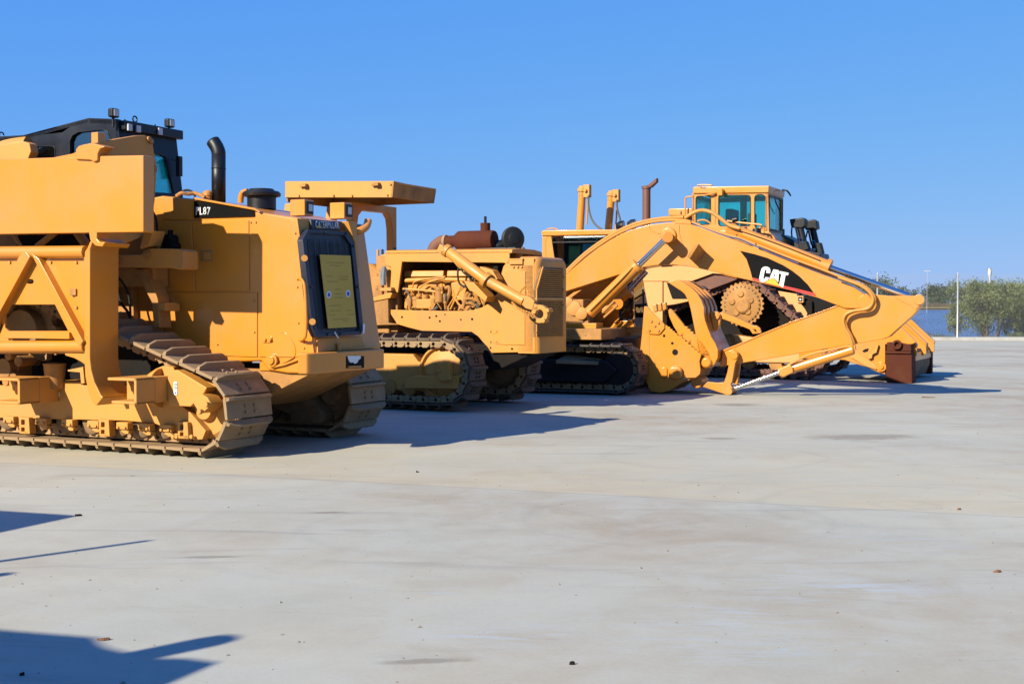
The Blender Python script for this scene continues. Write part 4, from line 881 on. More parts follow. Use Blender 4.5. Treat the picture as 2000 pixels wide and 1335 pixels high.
T('hydraulic_line', 'hose_y', [(1330, 431, -.2), (1345, 421, -.22), (1360, 413, -.22), (1374, 411, -.2), (1390, 415, -.2), (1405, 425, -.2), (1425, 440, -.2), (1445, 446, -.2)], .036, parent=bo)
T('steel_line', 'chrome', [(1352, 436, -.28), (1380, 448, -.28), (1420, 462, -.28), (1442, 466, -.28), (1475, 480, -.28), (1520, 500, -.26), (1560, 514, -.26)], .014, parent=bo)
T('hydraulic_line', 'hose_y', [(1440, 462, -.2), (1490, 482, -.2), (1540, 502, -.2), (1600, 524, -.2), (1640, 540, -.2), (1662, 550, -.22), (1680, 561, -.24)], .022, parent=bo)
T('hydraulic_line', 'steel', [(1480, 484, -.1), (1540, 505, -.1), (1600, 528, -.1), (1650, 546, -.1)], .03, parent=bo)
T('hydraulic_line', 'hose_y', [(1362, 432, -.35), (1370, 429.5, -.36), (1380, 431, -.36), (1389, 437, -.35)], .016, parent=bo)
S('line_clamp', 'yellow', [(1318, 428), (1348, 430), (1350, 438), (1318, 436)], xv-.01, .1, parent=bo, bevel=.004)
S('line_clamp', 'yellow_dusty', [(1470, 476), (1482, 480), (1482, 487), (1470, 483)], xv+.02, .1, parent=bo, bevel=.004)
for i, (px, py, ww) in enumerate(((1298, 519.5, 22),)):
    S('vent_slot', 'dark_dirt_shade', [(1292, 518.6), (1313, 518), (1313, 520.6), (1292, 521.4)], xv-.003, .01, parent=bo, bevel=0)
mb = MB(); c = E.s(1309, 450, xv)
mb.lathe([(E.s(1306, 460, xv)+Vector((0, .01, 0)), .16), (E.s(1306, 460, xv)+Vector((0, -.05, 0)), .14)], 24); mb.build('cylinder_boss', 'yellow', bo, bevel=.02)
T('weld_line', 'hose_y', [(1267, 439, xv-.004), (1272, 449, xv-.004), (1284, 455, xv-.004), (1294, 455, xv-.004)], .008, parent=bo)
T('weld_line', 'hose_y', [(1326.5, 440, xv-.004), (1327, 455, xv-.004), (1331, 470, xv-.004), (1335, 479, xv-.004)], .007, parent=bo)
# stick
sv = -.26
st3 = [(1412, 683), (1440, 672), (1487, 651.5), (1545, 628), (1600, 609), (1640, 594), (1680, 574), (1692, 573.5), (1740, 577.5), (1797, 577), (1804, 581), (1805, 587), (1791, 607), (1782, 617), (1760, 636), (1736, 657.5), (1724, 662), (1666, 672.5), (1600, 683), (1500, 700.5), (1446, 709), (1406, 716)]
stk = S('stick', 'yellow', st3, sv, .48, bevel=.012)
S('stick_flange', 'yellow', [(1412, 683), (1440, 672), (1487, 651.5), (1545, 628), (1600, 609), (1640, 594), (1640, 596.5), (1600, 611.5), (1545, 630.5), (1487, 654.5), (1440, 675), (1412, 686)], sv-.015, .03, parent=stk, bevel=.004)
S('doubler_plate', 'yellow', [(1746, 579), (1797, 577.8), (1803, 583), (1802, 587), (1788, 606), (1786, 603), (1780, 597), (1760, 588)], sv-.012, .02, parent=stk, bevel=.004)
for x, y, r in ((1690, 590, .13), (1795, 585, .09)):
    q = E.s(x, y, sv-.02); MB().lathe([(q, r), (q-Vector((0, .05 if x < 1700 else .01, 0)), r*.95)], 24).build('pin', 'yellow', stk, bevel=.008)
for v0, rr_ in ((-.38, .032), (-.42, .026)):
    dx = -3 if rr_ < .03 else 0
    T('stick_hose', 'hose_y', [(1640+dx, 541, v0), (1660+dx, 548, v0), (1685+dx, 558, v0), (1700+dx, 569, v0), (1708+dx, 583, v0), (1704+dx, 597, v0), (1692+dx, 604, v0), (1670+dx, 607, v0), (1655+dx, 614, v0), (1650+dx, 626, v0), (1653+dx, 640, v0), (1661+dx, 655, v0), (1666+dx, 668, v0), (1667+dx, 680, v0)], rr_)
S('hose_clamp', 'yellow', [(1650, 676), (1670, 674), (1671, 683), (1651, 686)], -.42, .12, bevel=.006)
# cylinders
def hyd(nm, ax, bx, cx, v, rb, rr_, mat='yellow'):
    return hydraulic(E, nm, E.s(*ax, v), E.s(*bx, v), E.s(*cx, v), rb, rr_, mat=mat)
o = hyd('stick_cylinder', (1430, 449), (1622, 523), (1776, 578), -.02, .115, .052)
MB().cyl(E.s(1430, 449, -.16), E.s(1430, 449, .14), .12, n=20).build('cylinder_eye', 'yellow', o, bevel=.008)
T('cylinder_line', 'hose_y', [(1436, 446, -.17), (1480, 460, -.17), (1540, 482, -.17), (1600, 506, -.17)], .014, parent=o)
for k in range(16):
    t = k/15; q = E.s(1600+18*t, 518+5*t, -.14)
o = hyd('boom_cylinder', (1150, 612), (1248, 517), (1304, 463), -.62, .115, .055)
MB().cyl(E.s(1304, 463, -.72), E.s(1304, 463, -.34), .10, n=20).build('rod_eye', 'yellow', o, bevel=.01)
T('cylinder_line', 'hose_y', [(1152, 606, -.75), (1180, 578, -.75), (1225, 532, -.75), (1240, 515, -.72)], .02, parent=o)
o = hyd('boom_cylinder', (1150, 632), (1230, 565), (1262, 530), .40, .115, .055)
MB().cyl(E.s(1206, 593, .22), E.s(1206, 593, .3), .11, n=20).build('cylinder_band', 'yellow', o, bevel=.006)
T('cylinder_line', 'yellow_dirty', [(1155, 628, .2), (1175, 612, .2), (1200, 588, .2)], .03, parent=o)
T('cylinder_line', 'yellow_dirty', [(1160, 636, .1), (1185, 615, .1), (1206, 596, .1)], .024, parent=o)
o = hyd('bucket_cylinder', (1668, 682), (1522, 727), (1436, 758), -.40, .085, .042)
T('cylinder_line', 'hose_y', [(1656, 676, -.46), (1620, 683, -.5), (1580, 693, -.5), (1550, 707, -.5), (1536, 716, -.5)], .022, parent=o)
S('gland_block', 'yellow', [(1521, 720), (1543, 712), (1548, 716), (1549, 727), (1530, 736), (1522, 733)], -.53, .2, parent=o, bevel=.015)
# linkage
S('bell_crank', 'yellow', [(1422, 685), (1432, 682), (1440, 687), (1442, 697), (1436, 709), (1430, 745), (1427, 750), (1431, 758), (1428, 767), (1420, 771.5), (1411, 768), (1372, 755), (1381, 745), (1400, 747), (1414, 746), (1420, 728), (1424, 708), (1420, 700)], -.40, .10, bevel=.012)
S('bell_crank', 'yellow', [(1433, 710), (1446, 708), (1440, 752), (1428, 746)], .05, .10, bevel=.01)
q = E.s(1433, 694, -.42); MB().cyl(q, q+Vector((0, .6, 0)), .07, n=20).build('linkage_pin', 'yellow', R3, bevel=.008)
q = E.s(1423, 764, -.46); MB().cyl(q, q+Vector((0, .5, 0)), .065, n=20).build('linkage_pin', 'yellow', R3, bevel=.008)
q = E.s(1360, 746, -.38); MB().cyl(q, q+Vector((0, .5, 0)), .11, n=24).build('linkage_pin', 'yellow', R3, bevel=.015)
S('thumb_strut', 'yellow', [(1404, 611), (1410, 609), (1440, 621), (1470, 635), (1480, 638), (1482, 651), (1470, 652), (1464, 643), (1434, 631), (1404, 620)], -.05, .16, bevel=.01)
S('strut_eye', 'yellow', [(1468, 636), (1477, 635), (1484, 640), (1487, 650), (1480, 651), (1476, 643), (1468, 642)], -.14, .07, bevel=.01)
# bucket
bvv = -.62
def serr(p, q, n, d=1.0):
    out = []
    for k in range(n):
        t0, t1 = k/n, (k+1)/n; a = (p[0]+(q[0]-p[0])*t0, p[1]+(q[1]-p[1])*t0); b = (p[0]+(q[0]-p[0])*t1, p[1]+(q[1]-p[1])*t1)
        out += [a, (a[0]+(b[0]-a[0])*.85+d*.8, a[1]+(b[1]-a[1])*.15)]
    return out+[q]
bk = [(1258, 598), (1264, 598), (1270, 606), (1298, 634), (1303, 636)]+serr((1304, 638), (1322, 654), 4)+serr((1326, 656), (1369, 694), 7)+[(1366, 705), (1368, 722), (1367, 730), (1359, 737), (1335, 738), (1329, 748), (1310, 762), (1290, 767), (1272, 764)]+serr((1268, 758), (1252, 693), 7, -1)[:-1]+[(1250, 686), (1254, 650), (1257, 610)]
bkt = S('bucket', 'yellow', bk, bvv, .05, bevel=.006)
S('far_bucket_plate', 'yellow', bk, .45, .05, parent=bkt, bevel=.006)
back = [(1270, 764), (1290, 767), (1310, 762), (1329, 748), (1359, 737), (1367, 722)]
P = [E.s(x, y, bvv+.05) for x, y in back]; P2 = [p+Vector((-.02, 0, .035)) for p in P]; lp = P+P2[::-1]
MB().prism3(lp, [p+Vector((0, 1.02, 0)) for p in lp]).build('bucket_shell', 'yellow_dusty', bkt, bevel=.004)
mb = MB(); E.side(mb, [(1252, 692), (1259, 692), (1272, 730), (1285, 765), (1272, 764), (1262, 748)], bvv+.05, 1.0); mb.build('bucket_lip', 'yellow_dirty', bkt, bevel=.004)
S('wear_plate', 'yellow', [(1270, 606), (1298, 633), (1298, 641), (1289, 652), (1284, 653), (1267, 652), (1260, 646), (1261, 632), (1265, 622), (1264, 612)], bvv-.03, .035, parent=bkt, bevel=.01)
mb = MB(); bolts(mb, [E.s(x, y, bvv-.03) for x, y in ((1272, 627), (1286, 630), (1279, 636), (1268, 645), (1286, 645))], .025, .02); mb.build('wear_plate_bolts', 'yellow_dirty', bkt, bevel=0)
for k, (x, y) in enumerate(((1274, 594), (1283, 592), (1292, 591))):
    S('tooth', 'yellow', [(x, y+1), (x+8, y-1), (x+9.5, y+14), (x+3, y+16)], bvv+.1+k*.25, .1, parent=bkt, bevel=.012)
for x, y, r in ((1297, 655.5, .025), (1313, 670, .025), (1318.5, 687.5, .055)):
    q = E.s(x, y, bvv-.003); MB().cyl(q, q+Vector((0, .02, 0)), r, n=16).build('plate_hole', 'dark_dirt_shade', bkt, bevel=0)
mb = MB(); E.side(mb, rr(1305, 715, 1331, 741, 9), bvv-.10, .1); mb.build('bucket_ear', 'yellow', bkt, bevel=.04)
mb = MB(); E.side(mb, rr(1290, 716, 1303, 738, 6), bvv-.03, .05); mb.build('bucket_ear', 'yellow', bkt, bevel=.02)
S('seam_strip', 'yellow', [(1266, 655), (1267.5, 655), (1269, 742), (1267.5, 742)], bvv-.006, .01, parent=bkt, bevel=0)
# grapple: a saw-edged jaw and four curved tines
jaw = [(1305, 606), (1308.5, 602.5), (1313, 606), (1334, 632), (1336, 636)]+serr((1337, 637), (1359, 657), 4, 1.5)+[(1372, 668), (1386, 690), (1388, 704), (1380, 718), (1371, 712), (1368, 700), (1352, 678), (1338, 664), (1325, 652), (1316, 638), (1307, 618)]
jw = S('jaw_plate', 'yellow', jaw, -.52, .08, bevel=.008)
mb = MB()
for x, y in ((1328.5, 652), (1344, 666)): q = E.s(x, y, -.52); mb.lathe([(q, .05), (q-Vector((0, .015, 0)), .05), (q-Vector((0, .015, 0)), .03), (q-Vector((0, .03, 0)), .03)], 14)
mb.build('jaw_bolts', 'yellow', jw, bevel=0)
tine = [(1359, 655), (1357, 645), (1354.6, 633), (1352, 620), (1349, 605), (1344.5, 588), (1337, 574), (1330, 568), (1323, 563.6), (1307, 553), (1303, 550.5), (1308, 549), (1318, 546), (1326, 547), (1336, 552), (1352, 563), (1362, 573), (1370, 586), (1375, 600), (1375, 612), (1377, 625), (1383, 642), (1389.4, 658), (1397, 670), (1402, 682), (1402, 698), (1396, 710), (1386, 720), (1378, 715), (1370, 700), (1362, 680)]
gt = None
for k in range(4):
    pv = -.52+k*.30
    shape = [(x, y) for x, y in tine] if k == 0 else tine[:19]+[(1377, 622), (1383, 642), (1388, 656), (1372, 660)]
    b = [E.s(x, y, -.52) for x, y in shape]
    for p in b: p.y = pv
    o = MB().prism3(b, [p+Vector((0, .14, 0)) for p in b]).build('grapple_tine', 'yellow', R3, bevel=.012)
mb = MB(); b = [E.s(x, y, -.52) for x, y in ((1376, 628), (1389, 655), (1402, 682), (1402, 698), (1394, 712), (1385, 716), (1372, 690), (1362, 660))]
mb.prism3([p+Vector((0, .14, 0)) for p in b], [p+Vector((0, 1.02, 0)) for p in b]); mb.build('grapple_body', 'yellow', R3, bevel=.015)
q = E.s(1378.6, 708, -.58); MB().lathe([(q, .07), (q+Vector((0, .03, 0)), .10), (q+Vector((0, 1.1, 0)), .10)], 24).build('grapple_pin', 'yellow', R3, bevel=.01)
S('thumb_lug', 'yellow', [(1387, 611), (1393, 608), (1401, 608), (1406, 613), (1407, 622), (1405, 634), (1401, 644), (1394, 647)], -.12, .10, bevel=.012)
S('thumb_lug', 'yellow', [(1387, 611), (1393, 608), (1401, 608), (1406, 613), (1407, 622), (1405, 634), (1401, 644), (1394, 647)], .12, .10, bevel=.012)
q = E.s(1399, 618, -.16); MB().cyl(q, q+Vector((0, .5, 0)), .05, n=18).build('thumb_pin', 'yellow', R3, bevel=.008)
# house and cab (on the far side of the boom)
cv = .55
cu0, cu1 = E.s(1060, 500, cv).x, E.s(1236, 560, cv).x; z0, z1 = E.s(1100, 640, cv).z, E.s(1130, 449, cv).z
# upright side wall of the cab with window opening
cabp = [(1060, 460), (1204, 458), (1222, 480), (1236, 545), (1240, 640), (1060, 645)]
cw1 = [(1076.5, 461.5), (1203, 460), (1210, 470), (1218, 500), (1223, 530), (1225, 540), (1150, 540), (1090, 532), (1082, 500)]
cw2 = rr(1209, 553, 1236, 626, 6)
cb = S('cab', 'yellow', cabp, cv, .05, holes=[cw1, cw2], bevel=.008)
S('side_window', 'g_dark', cw1, cv+.02, .006, parent=cb, bevel=0); S('door_window', 'g_dark', cw2, cv+.02, .006, parent=cb, bevel=0)
S('window_seal', 'black', [(1209, 553), (1236, 553), (1236, 626), (1209, 626)], cv-.004, .02, holes=[rr(1212, 556, 1233, 622, 5)], parent=cb, bevel=.003)
S('sun_visor', 'navy', [(1078, 462), (1203, 460), (1206, 472), (1079, 473)], cv+.03, .01, parent=cb, bevel=0)
S('window_bar', 'black', [(1078, 472), (1207, 470), (1207.5, 472.5), (1078, 474.5)], cv-.006, .02, parent=cb, bevel=.002)
S('cab_roof', 'yellow', [(1057, 452), (1062, 449.5), (1203, 448), (1206, 451), (1203, 458), (1058, 460.5)], cv-.03, 1.15, parent=cb, bevel=.015)
S('rear_pillar_door', 'yellow', [(1059, 462), (1066, 462), (1066, 535), (1059, 535)], cv-.008, .02, parent=cb, bevel=.003)
zA3 = z0; zB3 = z1-.1
MB().box(cu0+.0, cu0+.04, cv+.05, cv+1.1, zA3, zB3).build('rear_cab_wall', 'yellow_dirty', cb, bevel=.004)
fw = E.s(1206, 458, cv).x; fb = E.s(1240, 600, cv).x
mb = MB()
mb.prism3([(fw-.02, cv, zB3), (fb-.02, cv, zA3), (fb+.03, cv, zA3), (fw+.03, cv, zB3)], [(fw-.02, cv+.09, zB3), (fb-.02, cv+.09, zA3), (fb+.03, cv+.09, zA3), (fw+.03, cv+.09, zB3)])
mb.prism3([(fw-.02, cv+1.0, zB3), (fb-.02, cv+1.0, zA3), (fb+.03, cv+1.0, zA3), (fw+.03, cv+1.0, zB3)], [(fw-.02, cv+1.09, zB3), (fb-.02, cv+1.09, zA3), (fb+.03, cv+1.09, zA3), (fw+.03, cv+1.09, zB3)])
mb.build('windscreen_frame', 'black', cb, bevel=.006)
MB().prism3([(fw, cv+.09, zB3), (fb, cv+.09, zA3+.3), (fb+.006, cv+.09, zA3+.3), (fw+.006, cv+.09, zB3)], [(fw, cv+1.0, zB3), (fb, cv+1.0, zA3+.3), (fb+.006, cv+1.0, zA3+.3), (fw+.006, cv+1.0, zB3)]).build('windscreen', 'g_clear', cb, bevel=0)
mb = MB(); f2 = [(cu0, zA3), (fb, zA3), (fw, zB3), (cu0, zB3)]; h2_ = [(cu0+.2, zA3+.7), (fb-.2, zA3+.7), (fw-.12, zB3-.12), (cu0+.2, zB3-.12)]
mb.prism3([(u, cv+1.06, z) for u, z in f2], [(u, cv+1.1, z) for u, z in f2], [([(u, cv+1.06, z) for u, z in h2_], [(u, cv+1.1, z) for u, z in h2_])]); mb.build('far_cab_wall', 'black', cb, bevel=.004)
MB().prism3([(u, cv+1.08, z) for u, z in h2_], [(u, cv+1.085, z) for u, z in h2_]).build('side_window', 'g_dark', cb, bevel=0)
mb = MB().box(cu0+.35, cu0+.5, cv+.25, cv+.8, zA3+.4, zA3+1.25); mb.box(cu0+.35, cu0+.95, cv+.25, cv+.8, zA3+.35, zA3+.55); mb.build('operator_seat', 'inside', cb, bevel=.04)
MB().box(cu0+.5, cu0+.75, cv+.1, cv+.18, zA3+.6, zB3-.1).build('inner_post', 'inside', cb, bevel=.02)
MB().box(cu0+.05, fb-.02, cv+.06, cv+1.04, zA3, zA3+.2).build('cab_floor', 'inside', cb, bevel=.01)
T('hand_rail', 'black', [(1256, 565, .6), (1257, 590, .6), (1259, 620, .6)], .018)
for x, y, v in ((1214, 441, .1), (1236, 438, .1)):
    q = E.s(x, y, v); o = MB().lathe([(q-Vector((.10, 0, 0)), .05), (q-Vector((.04, 0, 0)), .09), (q+Vector((.04, 0, 0)), .10)], 20).build('boom_lamp', 'black', R3, bevel=0)
    MB().cyl(q+Vector((.035, 0, 0)), q+Vector((.045, 0, 0)), .085, n=20).build('lamp_glass', 'lens', o, bevel=0)
    MB().cyl(q-Vector((0, 0, .22)), q-Vector((0, 0, .05)), .02, n=8).build('lamp_stalk', 'yellow', o, bevel=0)
T('roof_rail', 'hose_y', [(1068, 448, .9), (1074, 446, .9), (1084, 446, .9), (1090, 448, .9)], .012)
# turntable deck, engine house behind the cab, swing machinery
MB().box(cu0-2.2, fb-.05, -1.35, 1.65, z0-.18, z0+.02).build('deck', 'yellow_dirty', R3, bevel=.02)
MB().box(cu0-2.3, cu0-.25, -1.3, 1.6, z0, z0+1.0).build('engine_house', 'yellow', R3, bevel=.05)
S('deck_edge', 'yellow', [(1101, 631), (1165, 631), (1164, 643), (1104, 645)], -.9, .4, bevel=.008)
S('deck_edge', 'yellow_dusty', [(1186, 640), (1255, 637), (1257, 648), (1188, 652)], .2, .3, bevel=.008)
q0_ = E.s(1130, 605, .0)
mb = MB(); mb.box(q0_.x-.6, q0_.x+.25, -.45, .45, z0-.1, q0_.z+.2)
E.side(mb, [(1095, 575), (1125, 590), (1146, 612), (1150, 632), (1095, 632)], -.42, .12)
mb.build('boom_foot', 'yellow_dirty', R3, bevel=.02)
for x, y, r in ((1120, 602, .14), (1108, 590, .10), (1134, 612, .12)):
    q = E.s(x, y, -.5); MB().lathe([(q, r*.5), (q+Vector((0, .02, 0)), r), (q+Vector((0, .15, 0)), r)], 18).build('foot_pin', 'yellow_dusty', R3, bevel=.006)
for x, y in ((1186, 640), (1200, 636), (1215, 633)): T('deck_pipe', 'yellow', [(x, y+8, .1), (x+10, y, .1), (x+16, y-8, .1)], .035)
MB().lathe([((-2.4, .1, .75), .75), ((-2.4, .1, z0-.15), .75)], 36).build('swing_ring', 'black', R3, bevel=.02)
# undercarriage
v0t = -1.30
MBx = MB(); pr = [(-4.9, .45), (-4.7, .22), (-1.95, .22), (-1.7, .45), (-1.9, .62), (-4.7, .66)]
tfE = MBx.prism3([(u, v0t-.0, z) for u, z in pr], [(u, v0t+.42, z) for u, z in pr]).build('track_frame', 'black', R3, bevel=.03)  # black on frame, idler and car body paints the undercarriage shade
trE = make_track(R3, [(-4.9, .47, .41), (-1.72, .47, .41)], v0t-.05, .62, .20, bar=.05, mat='steel_dark', chain_mat='steel')
copy_tree(trE, R3, (0, 2.1, 0)); copy_tree(tfE, R3, (0, 2.1, 0))
mb = MB(); mb.lathe([((-1.72, v0t+.1, .47), .30), ((-1.72, v0t+.4, .47), .30)], 30); idE = mb.build('idler_wheel', 'black', R3, bevel=.01); copy_tree(idE, R3, (0, 2.1, 0))
MB().box(-3.9, -2.0, v0t+.45, v0t+1.7, .35, .78).build('car_body', 'black', R3, bevel=.03)
mb = MB(); a, b = E.s(1085, 703, v0t-.12), E.s(1165, 708, v0t-.12); mb.prism3([(a.x, v0t-.10, a.z), (b.x, v0t-.10, b.z), (b.x, v0t-.10, b.z-.04), (a.x, v0t-.10, a.z-.06)], [(a.x+.1, v0t+.2, a.z+.09), (b.x, v0t+.2, b.z+.06), (b.x, v0t+.2, b.z-.04), (a.x, v0t+.2, a.z-.06)]); mb.build('step_tread', 'steel', R3, bevel=.004)
# ================================================================ big bulldozer at the back, its tail with the ripper towards the water
D = Rig(1781, 748, -1.5, 0, 26)
R4 = D.root('bulldozer', 'big high-drive bulldozer at the back with boxy glazed cab and rust-red ripper block', 'bulldozer')
S, Fp, T = D.S, D.Fp, D.T
cv = -.85
cab = [(1352, 378), (1500, 376), (1501, 462), (1352, 444)]
cab = [(1352, 377), (1500, 375.5), (1502, 470), (1352, 470)]
wA = rr(1359, 383, 1388, 438, 6); wB = rr(1404, 381, 1465, 441, 6); wC = rr(1473.5, 380, 1495.5, 446, 8)
cb = S('cab', 'yellow', cab, cv, .07, holes=[wA, wB, wC], bevel=.008)
for wn in (wA, wB, wC):
    S('side_window', 'g_blue', wn, cv+.04, .006, parent=cb, bevel=0)
    cx = sum(p[0] for p in wn)/len(wn); cy = sum(p[1] for p in wn)/len(wn)
    S('window_seal', 'black', [(cx+(x-cx)*1.06, cy+(y-cy)*1.03) for x, y in wn], cv-.006, .02, holes=[wn], parent=cb, bevel=0)
u0, u1 = D.s(1352, 400, cv).x, D.s(1500, 400, cv).x; z0, z1 = D.s(1400, 470, cv).z, D.s(1400, 378, cv).z
vf = D.f(1529, 400, u1).y
roof = [(1353, 366), (1356, 364.5), (1502, 362.5), (1501, 376.5), (1353, 378)]
rf = S('cab_roof', 'yellow', roof, cv-.04, vf-cv+.10, parent=cb, bevel=.02)
S('roof_panel_line', 'yellow_dirty', [(1410, 373.6), (1446, 373.2), (1446, 374), (1410, 374.4)], cv-.043, .01, parent=cb, bevel=0)
def wf(uc, holes_v, nm, th=.06):
    mb = MB(); fz = [(cv, z1), (vf, z1), (vf, z0), (cv, z0)]
    mb.prism3([(uc, v, z) for v, z in fz], [(uc-th, v, z) for v, z in fz], [([(uc, v, z) for v, z in h], [(uc-th, v, z) for v, z in h]) for h in holes_v]); return mb.build(nm, 'yellow', cb, bevel=.008)
hv = [(cv+.09, z1-.10), (vf-.08, z1-.10), (vf-.08, z0+.25), (cv+.09, z0+.25)]
wf(u1+.0, [hv], 'rear_cab_wall'); MB().prism3([(u1-.02, v, z) for v, z in hv], [(u1-.026, v, z) for v, z in hv]).build('rear_window', 'g_blue', cb, bevel=0)
sl = [(cv+.05, z1-.06), (vf-.04, z1-.06), (vf-.04, z0+.20), (cv+.05, z0+.20)]
mb = MB().prism3([(u1+.004, v, z) for v, z in sl], [(u1+.018, v, z) for v, z in sl], [([(u1+.004, v, z) for v, z in hv], [(u1+.018, v, z) for v, z in hv])]); mb.build('window_seal', 'black', cb, bevel=0)
wf(u0+.06, [hv], 'front_cab_wall'); MB().prism3([(u0+.02, v, z) for v, z in hv], [(u0+.026, v, z) for v, z in hv]).build('windscreen', 'g_blue', cb, bevel=0)
fh = [(u0+.15, z1-.10), (u0+.75, z1-.10), (u0+.75, z0+.2), (u0+.15, z0+.2)]; fh2 = [(u0+.9, z1-.10), (u1-.15, z1-.10), (u1-.15, z0+.2), (u0+.9, z0+.2)]
mb = MB(); fo = [(u0, z1), (u1, z1), (u1, z0), (u0, z0)]
mb.prism3([(u, vf-.05, z) for u, z in fo], [(u, vf, z) for u, z in fo], [([(u, vf-.05, z) for u, z in h], [(u, vf, z) for u, z in h]) for h in (fh, fh2)]); mb.build('far_cab_wall', 'yellow', cb, bevel=.006)
for h in (fh, fh2): MB().prism3([(u, vf-.03, z) for u, z in h], [(u, vf-.036, z) for u, z in h]).build('side_window', 'g_blue', cb, bevel=0)
mb = MB().box(u0+.6, u0+.78, -.3, .25, z0, z0+.75); mb.box(u0+.3, u0+.78, -.3, .25, z0, z0+.2); mb.build('operator_seat', 'seat', cb, bevel=.04)
mb = MB().box(u1-.55, u1-.42, -.55, -.2, z0, z0+.62); mb.build('seat_back_rest', 'seat', cb, bevel=.03)
S('roof_lamp', 'yellow', rr(1400, 368, 1410.5, 381.5, 1.5), cv-.2, .15, parent=cb, bevel=.01)
T('lamp_arm', 'yellow_dirty', [(1398, 377, cv-.05), (1388, 379, cv-.08), (1378, 381, cv-.05)], .025, parent=cb)
T('grab_handle', 'yellow', [(1362, 362, -.5), (1368, 361, -.5), (1388, 361.5, -.5), (1390, 364, -.5)], .018, parent=cb)
T('roof_cable', 'black', [(1364, 364, cv), (1372, 367, cv-.04), (1384, 366, cv-.02), (1390, 363, cv)], .012, parent=cb)
mb = MB()
for k in range(15): q = D.s(1396.5, 380+k*4, cv-.003); mb.box(q.x-.012, q.x+.012, q.y-.01, q.y+.01, q.z-.012, q.z+.012)
mb.build('door_hinge_strip', 'yellow_dirty', cb, bevel=0)
qa = D.f(1516, 395, u1+.04); MB().tube([D.f(1514, 393, u1+.05), D.f(1520, 405, u1+.06), D.f(1525, 417, u1+.05)], .014, 6).build('wiper', 'black', cb, bevel=0)
MB().tube([D.f(1512, 385, u1+.05), D.f(1517, 397, u1+.05)], .009, 6).build('wiper', 'black', cb, bevel=0)
MB().tube([D.f(1528, 371, u1+.05), D.f(1536, 372, u1+.15), D.f(1541, 377, u1+.2), D.f(1544, 382, u1+.2)], .02, 8, 3).build('roof_hook', 'black', cb, bevel=0)
MB().box(u1-.3, u1+.02, vf+.02, vf+.12, z0-.1, z1-.75).build('mirror_bracket', 'black', cb, bevel=.01)
# body beneath cab, tank box, rails
S('cab_skirt', 'yellow', [(1330, 448), (1502, 452), (1512, 462), (1530, 500), (1530, 545), (1330, 545)], cv-.02, 1.9, bevel=.02)
S('air_box', 'yellow', [(1305, 409), (1309, 407), (1352, 406.5), (1352, 422), (1306, 421)], cv+.1, .9, bevel=.02)
S('box_slot', 'dark_dirt_shade', [(1329, 413), (1331.5, 413), (1331.5, 419), (1329, 419)], cv+.097, .01, bevel=0)
S('box_foot', 'yellow', [(1312, 421), (1345, 421), (1345, 440), (1312, 438)], cv+.3, .5, bevel=.01)
T('hand_rail', 'yellow', [(1338, 440, cv), (1338.5, 400, cv), (1339, 387, cv), (1343, 384.5, cv), (1352, 384, cv)], .018)
T('hand_rail', 'yellow', [(1420, 431, cv-.35), (1450, 435, cv-.35), (1480, 438, cv-.35), (1488, 440, cv-.35)], .022)
T('hand_rail', 'yellow', [(1482, 450, cv-.3), (1486, 443, cv-.3), (1491, 445, cv-.3), (1493, 455, cv-.3)], .022)
mb = MB(); q = D.s(1478, 450, cv-.35); mb.lathe([(q-Vector((0, 0, .06)), .10), (q+Vector((0, 0, .04)), .09), (q+Vector((0, 0, .05)), .04)], 14); q = D.s(1435, 428, cv-.35); mb.lathe([(q-Vector((.05, 0, .02)), .06), (q+Vector((.06, 0, 0)), .06)], 12)
mb.build('work_lamp', 'black', R4, bevel=.004)
T('tail_stay', 'yellow', [(1504, 452, .1), (1510, 453, .1), (1516, 460, .1), (1526, 476, .1), (1532, 486, .1)], .035)
S('tail_hood', 'navy', [(1502, 456), (1508, 455), (1530, 458.5), (1548, 468), (1566, 482), (1580, 494), (1600, 530), (1500, 530)], .1, 1.0, bevel=.02)
# hidden bonnet and the stack and lift cylinders rising over the excavator
bu0, bu1 = D.s(1120, 500, -.5).x, u0; 
MB().box(bu0-.1, bu1, -.55, .55, 1.6, 2.75).build('bonnet', 'yellow', R4, bevel=.05)
MB().box(bu0-.25, bu0-.1, -.7, .7, 1.1, 2.75).build('radiator_guard', 'yellow', R4, bevel=.03)
q = D.s(1262.5, 440, -.15); zt_ = D.s(1262.5, 369, -.15).z
ex = MB().lathe([((q.x, q.y, 2.7), .095), ((q.x, q.y, zt_), .095), ((q.x, q.y, zt_+.0), .11), ((q.x, q.y, zt_+.05), .11)], 24, True).build('exhaust_stack', 'rust_stack', R4, bevel=0)
mb = MB(); mb.prism3([(q.x-.12, q.y-.09, zt_+.055), (q.x+.08, q.y-.09, zt_+.09), (q.x+.27, q.y-.07, zt_+.24), (q.x+.27, q.y-.07, zt_+.15), (q.x+.12, q.y-.09, zt_+.03)], [(q.x-.12, q.y+.09, zt_+.055), (q.x+.08, q.y+.09, zt_+.09), (q.x+.27, q.y+.07, zt_+.24), (q.x+.27, q.y+.07, zt_+.15), (q.x+.12, q.y+.09, zt_+.03)]); mb.build('rain_flap', 'rust_track', ex, bevel=.006)
